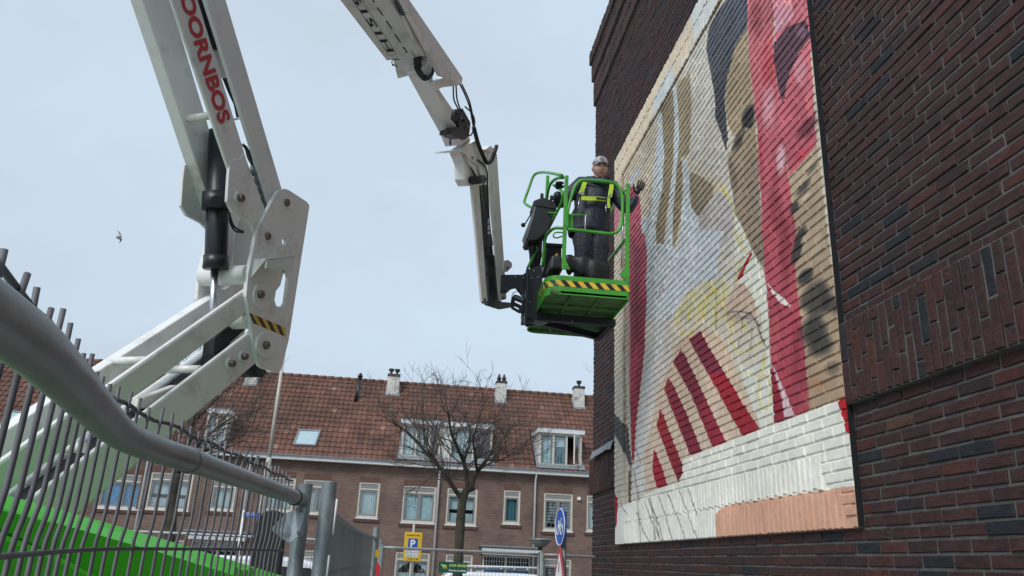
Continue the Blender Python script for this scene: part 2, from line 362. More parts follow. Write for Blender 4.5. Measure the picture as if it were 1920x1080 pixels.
def put_bricks(lst, parent, mt, nm, stuffname, limit=300, cxf=0):
    A = np.array(lst); P = np.stack([A[:, 4], A[:, 0], A[:, 1]], 1); px, py, cz = project(P)
    vis = (px > -5) & (px < 1925) & (py > -5) & (py < 1085) & (cz > 0)
    q1 = project(P+np.stack([A[:, 4]*0, A[:, 2]/2, A[:, 3]*0], 1)); area = np.abs(px-q1[0])*A[:, 3]*FPX/np.maximum(cz, .1)
    area[~vis] = 0; order = np.argsort(-area); top = set(order[:limit][area[order[:limit]] > 0].tolist())
    for me in UB_ME[:1]: pass
    for i in top:
        a = A[i]; me = VAR[(nm, i % 10)]
        o = bpy.data.objects.new(nm, me); COL.objects.link(o); o.parent = parent; o.location = Vector((a[4], a[0], a[1]))-ORI[parent]
        if a[5]: o.rotation_euler = (math.pi/2, 0, 0); o.scale = (1, a[3], a[2])
        else: o.scale = (1, a[2], a[3])
        o.rotation_euler.z = rs.normal(0, .007); o.rotation_euler.y = rs.normal(0, .02)
        o['rnd'] = float(rs.uniform(.001, 1))
    vs, fs, rn = [], [], []; b = 0
    for i in range(len(A)):
        if i in top: continue
        a = A[i]; v, f = UB[rs.randint(10)]; v = v.copy()
        if a[5]: v = v[:, [0, 2, 1]]; f = [q[::-1] for q in f]
        v[:, 1] = v[:, 1]*a[2]+a[0]; v[:, 2] = v[:, 2]*a[3]+a[1]; v[:, 0] = v[:, 0]+a[4]+(v[:, 1]-a[0])*rs.normal(0, .006)+(v[:, 2]-a[1])*rs.normal(0, .02)
        vs.append(v); fs += [tuple(k+b for k in q) for q in f]; rn += [rs.uniform(.001, 1)]*len(f); b += len(v)
    V = np.concatenate(vs)-np.array(ORI[parent]); me = bpy.data.meshes.new(stuffname); me.from_pydata(V.tolist(), [], fs); me.materials.append(mt)
    at = me.attributes.new('rnd', 'FLOAT', 'FACE'); at.data.foreach_set('value', rn)
    o = bpy.data.objects.new(stuffname, me); COL.objects.link(o); o.parent = parent; o['kind'] = 'stuff'; ORI[o] = ORI[parent]
VAR = {}
def variants(nm, mt):
    for i, (v, f) in enumerate(UB):
        me = bpy.data.meshes.new(nm); me.from_pydata([tuple(q) for q in v], [], f); me.materials.append(mt); VAR[(nm, i)] = me

bld = thing('brick_building', (WX, 6, 0), 'tall dark brown brick building corner filling the right side, carrying the painted mural', 'building')
b = MB(); b.box(WX+.0075, 11, -8, 10.29, 0, 9.46)
b.build('wall', M_mort, bld)
bricks = []; BZ0, BZ1 = 2.71, 3.1545
k0 = -int(1.9/CO)
for k in range(-32, 102):
    z = MZ0+(k+.5)*CO
    if z < .03 or z > 8.49: continue
    cuts = []
    if MZ0-.01 < z < MZ1: cuts.append((MY0, MY1))
    if BZ0 < z < BZ1: cuts += [(-9, MY0), (MY1, 11)]
    ys = 1.4 if z < 5.5 else 2.2
    lay_course(ys, 10.30+rs.uniform(-.003, .006), z, cuts, WX, k, bricks)
variants('brick', M_brick); variants('soldier_brick', M_brick)
put_bricks(bricks, bld, M_brick, 'brick', 'far_bricks')
sol = []
lay_soldier(1.4, MY0-.004, BZ0, BZ1, WX-.040, sol); lay_soldier(MY1+.004, 10.33, BZ0, BZ1, WX-.040, sol)
z0 = 8.50
put_bricks(sol, bld, M_brick, 'soldier_brick', 'far_soldier_bricks')
sol = []
for (za, zb, pr) in ((8.50, 8.94, .03), (8.945, 9.26, .06), (9.265, 9.48, .09)):
    lay_soldier(2.2, 10.30+pr, za, zb, WX-pr, sol, False)
put_bricks(sol, bld, M_brick, 'parapet_brick', 'parapet_bricks', 0)
b = MB()
for (za, zb, pr) in ((8.50, 8.94, .03), (8.945, 9.26, .06), (9.265, 9.48, .09)): b.box(WX-pr+.012, WX+.012, 2.2, 10.29+pr, za, zb-.004)
b.build('parapet_backing', M_mort, bld)
b = MB(); b.box(WX-.0315, WX+.002, 1.2, MY0-.004, BZ0, BZ1); b.build('band_backing', M_mort, bld)
b = MB(); b.box(WX-.0315, WX+.002, MY1+.004, 10.32, BZ0, BZ1); b.build('band_backing', M_mort, bld)
b = MB(); b.prism([(WX-.09, 9.02, 3.14), (WX-.05, 9.02, 3.22), (WX-.01, 9.0, 3.24), (WX-.01, 9.0, 3.235), (WX-.05, 9.02, 3.205), (WX-.085, 9.02, 3.13)], (.0, 1.3, .01))
fl = MB()
for i in range(7):
    y = 9.0+i*.165; dz = rs.uniform(-.012, .012); dx = rs.uniform(-.01, .02)
    fl.v += [(WX-.002, y, 3.245), (WX-.06-dx, y, 3.215+dz), (WX-.085-dx, y, 3.13+dz-.02*(i == 6))]
for i in range(6):
    for j in range(2): q = i*3+j; fl.f.append([q, q+1, q+4, q+3]); fl.sm.append(False); fl.mi.append(0)
fo = fl.build('lead_flashing', M_lead, bld); sm_ = fo.modifiers.new('s', 'SOLIDIFY'); sm_.thickness = .004

# --- the paint of the mural, rasterised on the wall plane (metres), sketched outline by outline
IW, IH = 1300, 1240; PY0, PY1, PZ0, PZ1 = 3.90, 9.0, 2.04, 6.86
gy = PY0+(np.arange(IW)+.5)*(PY1-PY0)/IW; gz = PZ0+(np.arange(IH)+.5)*(PZ1-PZ0)/IH
GY, GZ = np.meshgrid(gy, gz); UX, UY, _c = project(np.stack([np.full_like(GY, 2.26), GY, GZ], -1))
def smooth_noise(n, seed):
    r = np.random.RandomState(seed); a = r.rand(n+2, n+2)
    yi = np.linspace(0, n, IH); xi = np.linspace(0, n, IW); y0_ = yi.astype(int); x0_ = xi.astype(int); fy = (yi-y0_)[:, None]; fx = (xi-x0_)[None]
    fy = fy*fy*(3-2*fy); fx = fx*fx*(3-2*fx)
    return (a[y0_][:, x0_]*(1-fy)*(1-fx)+a[y0_+1][:, x0_]*fy*(1-fx)+a[y0_][:, x0_+1]*(1-fy)*fx+a[y0_+1][:, x0_+1]*fy*fx)
NZ = [smooth_noise(n, i)-.5 for i, n in enumerate((8, 20, 60, 200))]
WOB = NZ[2]*3+NZ[3]*2; WOB2 = smooth_noise(60, 91)*3-1.5+smooth_noise(200, 92)*2-1
IMG = np.zeros((IH, IW, 3)); IMG[:] = (196, 192, 180)
def inside(pts):
    m_ = np.zeros(UX.shape, bool); P_ = np.array(pts, float)
    x0_, y0_ = P_.min(0)-4; x1_, y1_ = P_.max(0)+4
    sel = (UX > x0_) & (UX < x1_) & (UY > y0_) & (UY < y1_); X_ = UX[sel]+WOB[sel]*.35; Y_ = UY[sel]+WOB2[sel]*.35
    r = np.zeros(X_.shape, bool)
    for i in range(len(P_)):
        xa, ya = P_[i]; xb, yb = P_[i-1]
        c = ((ya > Y_) != (yb > Y_)) & (X_ < (xb-xa)*(Y_-ya)/((yb-ya) or 1e-9)+xa); r ^= c
    m_[sel] = r; return m_
def paint(pts, c, c2=None, axis=1, a=1.0, nv=0):
    m_ = inside(pts)
    if not m_.any(): return
    C = np.array(c, float)[None]
    if c2 is not None:
        s_ = (UY if axis else UX)[m_]; P_ = np.array(pts)[:, axis]; t_ = np.clip((s_-P_.min())/(P_.max()-P_.min()), 0, 1)[:, None]
        C = C*(1-t_)+np.array(c2, float)[None]*t_
    if nv: C = C*(1+nv*(NZ[1][m_]+NZ[0][m_])[:, None])
    IMG[m_] = IMG[m_]*(1-a)+C*a
def stroke(pts, wpx, c, a=.9):
    P_ = np.array(pts, float); x0_, y0_ = P_.min(0)-6; x1_, y1_ = P_.max(0)+6
    sel = (UX > x0_) & (UX < x1_) & (UY > y0_) & (UY < y1_); X_ = UX[sel]+WOB[sel]*.4; Y_ = UY[sel]+WOB2[sel]*.4; d = np.full(X_.shape, 1e9)
    for i in range(len(P_)-1):
        A_, B_ = P_[i], P_[i+1]; v_ = B_-A_; t_ = np.clip(((X_-A_[0])*v_[0]+(Y_-A_[1])*v_[1])/(v_@v_+1e-9), 0, 1)
        d = np.minimum(d, np.hypot(X_-A_[0]-t_*v_[0], Y_-A_[1]-t_*v_[1]))
    al = np.clip((wpx/2+.5-d), 0, 1)*a*(.75+.5*NZ[2][sel]); q = IMG[sel]; IMG[sel] = q*(1-al[:, None])+np.array(c, float)*al[:, None]
def soft(cx, cy, rx, ry, c, a=.6, ang=0, hd=1.0):
    ca, sa = math.cos(ang), math.sin(ang); X_ = UX-cx; Y_ = UY-cy
    d = ((X_*ca+Y_*sa)/rx)**2+((-X_*sa+Y_*ca)/ry)**2+NZ[1]*.8+NZ[2]*.5; al = np.clip((1.15-d)*hd, 0, 1)*a; al = al*al*(3-2*al) if a == 1 else al
    IMG[:] = IMG*(1-al[..., None])+np.array(c, float)*al[..., None]
def K(ox, oy, s, *p): return [(ox+x/s, oy+y/s) for x, y in p]
A_ = lambda *p: K(1080, 0, 2.16, *p)
B_ = lambda *p: K(1140, 300, 3.6, *p)
C_ = lambda *p: K(1340, 300, 3.6, *p)
D_ = lambda *p: K(1140, 560, 3.6, *p)
E_ = lambda *p: K(1340, 560, 3.6, *p)
F_ = lambda *p: K(1140, 800, 4, *p)
G_ = lambda *p: K(1340, 0, 3.6, *p)
cream, lb, lav, tan_, wht = (205, 195, 176), (190, 203, 215), (178, 177, 182), (146, 132, 107), (218, 224, 222)
paint(A_((450, 120), (640, 120), (640, 700), (600, 1080), (300, 1080), (300, 500)), (195, 192, 184), nv=.08)
paint(A_((160, 600), (520, 0), (580, 0), (300, 480), (200, 720), (160, 1080)), cream)
# inner field, cream to grey
paint(A_((200, 700), (400, 340), (480, 220), (460, 500), (450, 640), (600, 760), (580, 930), (500, 900), (430, 1080), (215, 1080)), (196, 188, 172), nv=.08)
paint(A_((420, 250), (480, 200), (520, 110), (560, 400), (600, 560), (620, 740), (460, 640), (450, 440)), (194, 196, 192), (190, 188, 184), nv=.1)
paint(A_((500, 0), (580, 0), (540, 90), (480, 180), (470, 60)), (198, 207, 214))
# tan stripes of the upper left
paint(A_((335, 440), (390, 362), (400, 480), (392, 560), (396, 640), (380, 760), (350, 1000), (325, 1040), (322, 900), (350, 700), (352, 620)), tan_, nv=.1)
paint(A_((405, 345), (458, 290), (466, 460), (455, 620), (425, 640), (432, 800), (420, 900), (395, 1010), (370, 1040), (385, 900), (402, 700), (412, 560)), (160, 147, 122), tan_, nv=.1)
paint(B_((540, 110), (560, 80), (625, 110), (715, 180), (700, 245), (605, 385), (560, 335)), (158, 146, 124), (138, 127, 108), nv=.1)
paint(B_((325, 600), (470, 590), (420, 760), (360, 960), (330, 900)), (165, 158, 150), a=.7)
# light blue lettering strokes
paint(A_((318, 400), (393, 262), (400, 348), (345, 425), (330, 480), (320, 460)), lb, nv=.05)
paint(A_((330, 470), (345, 452), (356, 640), (345, 780), (322, 900), (322, 1080), (255, 1080), (262, 900), (300, 860), (312, 700), (322, 600)), lb, nv=.05)
paint(A_((390, 350), (406, 345), (416, 560), (405, 700), (392, 860), (385, 1080), (345, 1080), (368, 900), (382, 760), (395, 620), (398, 500)), lb, nv=.05)
paint(A_((205, 740), (250, 680), (262, 690), (225, 750)), lb)
paint(B_((500, 0), (530, 0), (545, 120), (555, 310), (608, 400), (612, 470), (780, 482), (742, 600), (738, 790), (600, 840), (500, 930), (430, 1080), (330, 1080), (250, 1080), (262, 640), (330, 560), (470, 590), (470, 560), (490, 420), (500, 180)), lb, (182, 192, 210), nv=.07)
paint(B_((610, 385), (705, 240), (745, 200), (830, 300), (880, 400), (850, 560), (745, 600), (780, 482), (615, 468)), (176, 174, 178), nv=.08)
paint(B_((850, 470), (936, 480), (936, 1080), (800, 1080), (840, 840), (745, 790), (745, 600)), (190, 190, 186), nv=.07)
paint(A_((600, 620), (640, 640), (640, 780), (745, 1080), (640, 1080), (640, 900)), (204, 208, 202), nv=.06)
paint(B_((430, 1080), (500, 930), (600, 840), (735, 800), (840, 840), (800, 1080)), (196, 194, 172), nv=.08)
# slate hair and face
paint(A_((610, -8), (694, -8), (692, 110), (640, 190), (612, 300), (600, 400), (612, 560), (606, 610), (560, 470), (560, 400), (545, 300), (525, 200), (535, 110), (575, 40)), (84, 90, 106), (70, 72, 80), nv=.25)
paint(A_((692, 108), (700, 250), (715, 400), (735, 640), (745, 900), (745, 1080), (700, 980), (650, 880), (630, 780), (615, 640), (640, 560), (612, 500), (602, 400), (612, 300), (640, 190)), (168, 153, 126), (150, 134, 114), nv=.12)
paint(C_((85, 0), (285, 0), (300, 250), (320, 500), (330, 745), (240, 590), (180, 440), (130, 360), (100, 130)), (156, 141, 124), (128, 115, 100), nv=.12)
soft(1402, 222, 13, 30, (50, 50, 52), 1, .25); soft(1384, 262, 9, 26, (62, 60, 58), .8, .35); soft(1399, 243, 4, 5, (190, 185, 180), .9)
soft(1372, 330, 9, 40, (120, 108, 95), .6, -.2)
# red stripe through the face
paint([(1399, -6), (1404, 116), (1413, 194), (1423, 301), (1427, 417), (1432, 505), (1434, 560), (1440, 602), (1446, 690), (1451, 794), (1515, 769), (1507, 652), (1496, 560), (1490, 417), (1478, 347), (1469, 259), (1455, 162), (1450, 93), (1450, -6)], (214, 118, 132), (158, 52, 72), nv=.16)
soft(1438, 120, 16, 60, (200, 72, 88), .8); soft(1415, 30, 14, 40, (150, 70, 82), .6); soft(1440, 200, 14, 50, (222, 170, 190), .75); soft(1452, 380, 16, 60, (140, 50, 66), .7); soft(1446, 460, 10, 50, (202, 84, 104), .6)
soft(1470, 480, 12, 70, (148, 50, 66), .7); soft(1452, 640, 12, 60, (200, 90, 104), .7); soft(1490, 640, 12, 60, (142, 46, 60), .7); soft(1425, 300, 6, 60, (190, 60, 80), .7)
paint([(1450, -6), (1512, -6), (1530, 275), (1478, 333), (1469, 259), (1455, 162)], (214, 120, 138), (204, 92, 112), nv=.15)
paint(A_((800, 175), (850, 110), (930, 80), (945, 150), (905, 205), (862, 300), (835, 420), (812, 330), (796, 230)), (96, 66, 84), nv=.2)
paint(A_((795, -10), (870, -10), (880, 60), (845, 100), (806, 140)), (232, 150, 168), (205, 160, 190))
soft(1500, 60, 12, 14, (170, 120, 150), .7); soft(1462, 300, 9, 30, (228, 205, 225), .7); soft(1500, 130, 14, 30, (225, 165, 185), .6); soft(1512, 240, 13, 26, (96, 45, 60), .7, .7); soft(1484, 350, 12, 18, (212, 60, 88), .8); soft(1516, 190, 8, 30, (240, 130, 145), .6); soft(1505, 290, 18, 12, (206, 56, 84), .7, -.8)
# beige cheek with dark brush shading
paint([(1530, 272), (1478, 333), (1480, 360), (1490, 417), (1491, 520), (1496, 560), (1507, 652), (1515, 770), (1584, 746), (1560, 520), (1545, 400), (1538, 330)], (178, 162, 140), (160, 138, 114), nv=.14)
for q in ((1488, 388, 8, 14, .5), (1505, 350, 9, 28, .7), (1520, 318, 6, 20, .7), (1500, 440, 8, 22, .5), (1492, 475, 9, 26, .3), (1508, 520, 12, 20, .6)): soft(q[0], q[1], q[2], q[3], (56, 56, 58), .9, q[4], 1.1)
soft(1510, 370, 3, 14, (205, 200, 190), .9, .7); soft(1528, 560, 32, 38, (62, 60, 60), .85, .9); soft(1518, 620, 28, 30, (56, 56, 57), .9, .9); soft(1555, 570, 22, 18, (64, 60, 58), .8, .9); soft(1540, 650, 26, 26, (60, 58, 56), .85, .9); soft(1560, 690, 18, 16, (78, 70, 62), .7)
soft(1550, 590, 12, 7, (165, 148, 120), .8, -.5); soft(1530, 720, 16, 18, (176, 128, 96), .7); soft(1512, 750, 8, 14, (168, 130, 100), .6)
# white wedge, red and white slivers, charcoal arc
paint([(1408, 482), (1432, 512), (1438, 560), (1444, 690), (1451, 793), (1424, 802), (1390, 705), (1375, 640), (1392, 600), (1400, 560), (1378, 532), (1398, 505)], (208, 214, 208), nv=.05)
paint(C_((240, 620), (252, 632), (210, 705), (185, 780), (140, 830), (150, 790), (190, 710)), (178, 28, 40))
paint(E_((0, 30), (90, 0), (235, 0), (300, 80), (345, 330), (330, 420), (200, 470), (60, 200), (0, 110)), (196, 182, 166), (200, 196, 186), a=.8)
paint(C_((130, 835), (200, 830), (270, 960), (280, 1080), (60, 1080), (90, 950)), (188, 166, 150), a=.9)
soft(1385, 600, 26, 8, (150, 150, 152), .6, .3)
stroke(E_((60, 120), (110, 90), (170, 84), (230, 100), (280, 150), (300, 240), (340, 320)), 3.2, (92, 92, 96)); stroke(E_((130, 90), (180, 130), (250, 130), (300, 190)), 6, (120, 120, 122), .6)
stroke(E_((185, 140), (175, 230), (150, 340)), 2.2, (110, 110, 110)); stroke(E_((255, 170), (240, 260), (235, 390)), 5, (150, 148, 150), .7)
# left red band
paint([(1180, 350), (1200, 370), (1202, 436), (1208, 440), (1212, 472), (1210, 600), (1208, 643), (1200, 727), (1190, 810), (1188, 870), (1184, 870), (1179, 727), (1180, 600), (1178, 470)], (196, 98, 120), (160, 34, 54), nv=.12)
paint([(1199, 560), (1211, 560), (1208, 643), (1200, 727), (1195, 760), (1193, 700), (1197, 640)], (150, 50, 74), a=.8); paint([(1172, 560), (1182, 560), (1182, 760), (1176, 700)], (200, 140, 150), a=.5)
paint([(1152, 390), (1166, 384), (1160, 432), (1152, 440)], (202, 130, 150)); paint([(1181, 350), (1188, 350), (1192, 372), (1181, 380)], (176, 60, 88))
soft(1190, 480, 12, 60, (150, 72, 100), .6); soft(1196, 610, 8, 50, (140, 46, 70), .6)
paint([(1150, 772), (1176, 800), (1184, 870), (1182, 880), (1166, 838), (1150, 808)], (84, 84, 87), nv=.15)
# hand in peach with red bars
paint([(1196, 760), (1214, 735), (1240, 690), (1262, 652), (1276, 636), (1310, 615), (1345, 627), (1360, 645), (1388, 720), (1424, 802), (1280, 862), (1279, 888), (1232, 917), (1210, 925), (1206, 870)], (202, 178, 158), (200, 184, 170), nv=.06)
paint(D_((240, 640), (300, 200), (400, 90), (440, 250), (430, 420), (330, 620), (260, 1000), (215, 1080), (180, 1080), (200, 800)), (188, 184, 184), (196, 204, 214), a=.8)
paint(D_((245, 400), (270, 100), (330, 0), (420, 0), (360, 300), (290, 500), (225, 800), (180, 1070)), (192, 204, 218), a=.55)
red, mar = (166, 28, 48), (128, 40, 62)
paint([(1290, 636), (1312, 620), (1329, 652), (1365, 712), (1345, 728), (1325, 700)], mar, nv=.1)
paint([(1325, 698), (1358, 700), (1400, 771), (1422, 804), (1391, 818), (1360, 762)], red, nv=.08)
paint([(1261, 679), (1275, 656), (1284, 668), (1307, 716), (1359, 828), (1334, 838), (1295, 741)], (134, 42, 64), (146, 28, 50), nv=.14)
paint([(1244, 729), (1251, 706), (1262, 724), (1287, 777), (1315, 846), (1293, 853), (1259, 768)], (158, 38, 58), (132, 30, 54), nv=.14)
paint([(1230, 799), (1236, 767), (1243, 779), (1259, 821), (1277, 868), (1279, 888), (1270, 904), (1250, 852)], (168, 32, 50), (140, 30, 50), nv=.1)
paint([(1226, 841), (1222, 865), (1222, 885), (1232, 916), (1250, 909), (1240, 877)], (170, 26, 44), nv=.08)
# lower white field, salmon block
paint([(1280, 862), (1422, 806), (1451, 794), (1515, 770), (1590, 742), (1615, 1000), (1145, 1035), (1145, 960), (1180, 942), (1232, 917), (1270, 905), (1279, 888)], (220, 226, 224), nv=.03)
paint([(1351, 953), (1360, 947), (1615, 908), (1620, 1000), (1341, 1020), (1341, 965)], (208, 160, 138), nv=.04)
paint([(1145, 1040), (1145, 925), (1153, 925), (1160, 935), (1156, 985), (1150, 1000)], (172, 26, 44)); paint([(1569, 749), (1590, 742), (1594, 812), (1586, 812), (1577, 780)], (196, 22, 34))
paint(F_((150, 330), (172, 330), (168, 570), (146, 570)), (108, 94, 76)); paint(F_((175, 250), (260, 280), (280, 480), (180, 540)), (196, 202, 210), a=.7)
paint(C_((332, 805), (385, 870), (470, 940), (512, 992), (490, 990), (430, 960), (385, 890)), (226, 222, 222))
paint(E_((385, 450), (400, 470), (460, 600), (540, 790), (470, 800), (440, 640), (400, 500)), (206, 180, 196)); paint(E_((372, 470), (386, 480), (470, 800), (400, 840), (385, 700)), (150, 34, 52))
paint(E_((500, 600), (625, 560), (640, 745), (540, 780)), (172, 72, 86), a=.5)
yel = (206, 192, 84)
for q in (D_((450, 110), (500, 240), (540, 250), (600, 160), (640, 120), (610, 60), (590, 140)), D_((700, 20), (740, 100), (690, 190), (760, 120)), B_((740, 170), (770, 190), (800, 240), (830, 290), (850, 370)), B_((850, 470), (870, 540), (930, 640), (880, 560), (930, 480)), B_((850, 690), (900, 680), (870, 760), (850, 820)),
          B_((500, 940), (560, 890), (600, 920), (560, 960), (540, 1080)), B_((620, 1000), (650, 920), (640, 1060), (700, 880), (780, 900), (690, 860), (770, 1000)), E_((130, 120), (100, 280), (150, 360), (250, 350), (310, 290)), E_((120, 130), (170, 160), (220, 230), (190, 150)), E_((200, 500), (290, 520), (340, 380), (320, 500)), E_((340, 515), (300, 530), (288, 640), (310, 740), (350, 745), (380, 600), (340, 515)),
          C_((20, 170), (60, 190), (95, 270)), B_((450, 1040), (520, 980), (560, 1060)), B_((770, 830), (800, 900), (740, 960), (700, 1060)), B_((640, 820), (720, 870), (660, 930)), D_((780, 0), (790, 120), (830, 200))):
    stroke(q, 3.2, yel, .8)
for q in (F_((300, 540), (330, 640), (350, 760), (400, 870)), F_((310, 535), (330, 600), (380, 740), (410, 870)), F_((375, 520), (420, 650), (480, 860)), F_((440, 490), (520, 690), (580, 850)), F_((525, 480), (600, 660), (660, 845)), F_((600, 465), (640, 590), (665, 670)), F_((215, 550), (230, 720), (240, 870)), F_((100, 590), (140, 660)), F_((210, 640), (260, 780), (310, 870)), F_((270, 560), (330, 720), (350, 850)), F_((200, 150), (240, 280), (190, 330), (230, 560)), D_((725, -60), (722, 210)), F_((320, 600), (350, 660), (380, 830))):
    stroke(q, 2.0, (104, 102, 106), .75)
stroke(D_((112, -260), (112, 400), (115, 960)), 3.4, (132, 112, 84), .8); stroke([(1168, 326), (1168, 560)], 3.2, (140, 122, 96), .8); stroke([(1168, 324), (1250, 181), (1353, -2)], 2.6, (128, 108, 82), .8)  # brown strokes: shadow line along the frame step, painted into the colour
stroke(B_((345, 895), (372, 870)), 2.5, (178, 28, 60))
_l = IMG@np.array([.3, .59, .11]); IMG = _l[..., None]+(IMG-_l[..., None])*.82
IMG *= (1+.05*NZ[2]+.05*NZ[3]+.04*NZ[1])[..., None]
img = bpy.data.images.new('mural_paint', IW, IH); px_ = np.ones((IH, IW, 4), np.float32); px_[..., :3] = np.clip(IMG*np.array([1.035, 1.005, .965])/255*1.02, 0, 1); px_ = px_[:, ::-1]
img.pixels.foreach_set(px_.ravel()); img.pack()
M_paint = bpy.data.materials.new('mural_paint'); M_paint.use_nodes = True; t = M_paint.node_tree; p = t.nodes['Principled BSDF']; p.inputs['Roughness'].default_value = .72; p.inputs['Specular IOR Level'].default_value = .3
g = N(t, 'ShaderNodeNewGeometry'); sx = N(t, 'ShaderNodeSeparateXYZ'); t.links.new(g.outputs['Position'], sx.inputs[0])
r1 = N(t, 'ShaderNodeMapRange'); r1.inputs['From Min'].default_value = PY1; r1.inputs['From Max'].default_value = PY0; t.links.new(sx.outputs['Y'], r1.inputs['Value'])
r2 = N(t, 'ShaderNodeMapRange'); r2.inputs['From Min'].default_value = PZ0; r2.inputs['From Max'].default_value = PZ1; t.links.new(sx.outputs['Z'], r2.inputs['Value'])
cb = N(t, 'ShaderNodeCombineXYZ'); t.links.new(r1.outputs[0], cb.inputs[0]); t.links.new(r2.outputs[0], cb.inputs[1])
ti = N(t, 'ShaderNodeTexImage'); ti.image = img; ti.extension = 'EXTEND'; t.links.new(cb.outputs[0], ti.inputs[0])
c_, h_ = brick_nodes(t)
sn = N(t, 'ShaderNodeSeparateXYZ'); t.links.new(g.outputs['Normal'], sn.inputs[0])
m1 = N(t, 'ShaderNodeMath', operation='LESS_THAN'); m1.inputs[1].default_value = MY0+.006; t.links.new(sx.outputs['Y'], m1.inputs[0])
m2 = N(t, 'ShaderNodeMath', operation='GREATER_THAN'); m2.inputs[1].default_value = 2.272; t.links.new(sx.outputs['X'], m2.inputs[0])
m3 = N(t, 'ShaderNodeMath', operation='MULTIPLY'); t.links.new(m1.outputs[0], m3.inputs[0]); t.links.new(m2.outputs[0], m3.inputs[1])
mi = N(t, 'ShaderNodeMix', data_type='RGBA'); t.links.new(m3.outputs[0], mi.inputs['Factor']); t.links.new(ti.outputs[0], mi.inputs['A']); t.links.new(c_, mi.inputs['B'])
t.links.new(mi.outputs['Result'], p.inputs['Base Color'])
bp = N(t, 'ShaderNodeBump'); bp.inputs['Strength'].default_value = .55; bp.inputs['Distance'].default_value = .005; t.links.new(h_, bp.inputs['Height']); t.links.new(bp.outputs[0], p.inputs['Normal'])

mur = thing('mural', (2.28, 6.45, MZ0), 'large unfinished mural of a face, red stripes and a hand on a raised brick panel', 'mural')
b = MB(); b.box(2.2725, WX+.02, MY0+.004, MY1-.004, MZ0+.004, MZ1-.002)
b.box(2.2585, 2.27, MY0+.004, MY1-.004, MZ1-.395, MZ1-.002); b.box(2.2585, 2.27, 8.55, MY1-.004, MZ0+.004, MZ1-.4)
b.build('panel_backing', M_paint, mur)
mb_, ms_ = [], []; ZS = MZ0+.42; ZT = MZ1-.40
k = 0
nC = int(round((ZT-ZS)/CO)); ch = (ZT-ZS)/nC
for k in range(nC):
    z = ZS+(k+.5)*ch
    lay_course(MY0, 8.545, z, [], 2.264, k, mb_); lay_course(8.55, MY1+rs.uniform(-.004, .004), z, [], 2.250, k+1, mb_)
for k in range(int(.42/CO)+1):
    z = MZ0+(k+.5)*.0600
    if z < ZS: lay_course(MY0, MY0+.02+(z-MZ0), z, [], 2.264, k, mb_)
lay_soldier(MY0, MY1, MZ0, ZS, 2.264, ms_, False, lambda y, z: y > MY0+.01+(z-MZ0))
lay_soldier(MY0, MY1, ZT, MZ1, 2.250, ms_, False)
variants('painted_brick', M_paint); variants('painted_soldier_brick', M_paint)
put_bricks(mb_, mur, M_paint, 'painted_brick', 'far_painted_bricks')
put_bricks(ms_, mur, M_paint, 'painted_soldier_brick', 'far_painted_soldier_bricks', 250)

# ------------------------------------------------------------------ articulated boom lift
LE = Vector((.371, .928, 0)).normalized(); LN = Vector((LE.y, -LE.x, 0)); LK = Vector((-.76, 4.0, EYE))
def LP(px, py, off=0.): return atP(px, py, LK+LN*off, LN)
lift = thing('boom_lift', (-1.75, 1.6, 0), 'white and green articulated boom lift reaching up to the mural', 'boom lift')
def slab(name, pts, o0, o1, mt=None, parent=None, bevel=.006, **kw):
    b = MB(); b.prism([LP(x, y, o0) for x, y in pts], LN*(o1-o0)); 
    return b.build(name, mt or M_white, parent or lift, bevel, **kw)
def plate(name, outer, holes, o0, thick, mt, parent, shift=0., frame=None):
    """flat plate with real holes, from outlines on a plane"""
    if frame is None: O, X_, N_ = LK, LE, LN; P3 = lambda x, y: LP(x, y, o0)
    else: O, X_, N_, P3 = frame
    Z_ = Vector((0, 0, 1)); cu = bpy.data.curves.new('t', 'CURVE'); cu.dimensions = '2D'; cu.fill_mode = 'BOTH'; cu.extrude = thick/2; cu.bevel_depth = min(.003, thick/4); cu.bevel_resolution = 1
    for poly in [outer]+holes:
        sp = cu.splines.new('POLY'); sp.points.add(len(poly)-1); sp.use_cyclic_u = True
        for i, (x, y) in enumerate(poly): q = P3(x, y)-O; sp.points[i].co = (q.dot(X_), q.dot(Z_), 0, 1)
    ob = bpy.data.objects.new('t', cu); COL.objects.link(ob); dg = bpy.context.evaluated_depsgraph_get(); dg.update()
    me = bpy.data.meshes.new_from_object(ob.evaluated_get(dg)); bpy.data.objects.remove(ob); bpy.data.curves.remove(cu)
    base = O+N_*((o0 if frame is None else 0)+shift); b = MB(); flip = X_.cross(Z_).dot(N_) < 0
    b.add([base+X_*v.co.x+Z_*v.co.y+N_*(v.co.z) for v in me.vertices], [list(f.vertices)[::-1] if flip else list(f.vertices) for f in me.polygons])
    bpy.data.meshes.remove(me); return b.build(name, mt, parent)
def circ(x, y, r, n=14, ry=None): return [(x+r*math.cos(a*2*math.pi/n), y+(ry or r)*math.sin(a*2*math.pi/n)) for a in range(n)]
def pin(px, py, off, r, ln, mt=M_pin, boss=0, parent=None):
    a = LP(px, py, off)
    if boss:
        b = MB(); b.tube([a-LN*.004, a+LN*.010], boss, 20); bo = b.build('pin_boss', M_white, parent or lift, .003)
    b = MB(); b.tube([a-LN*.01, a+LN*(ln-.004), a+LN*ln], [r, r, r*.85], 14); b.tube([a+LN*(ln-.002), a+LN*(ln+.001)], r*.28, 8, mi=1); b.build('pin', [mt, M_black], parent or lift)
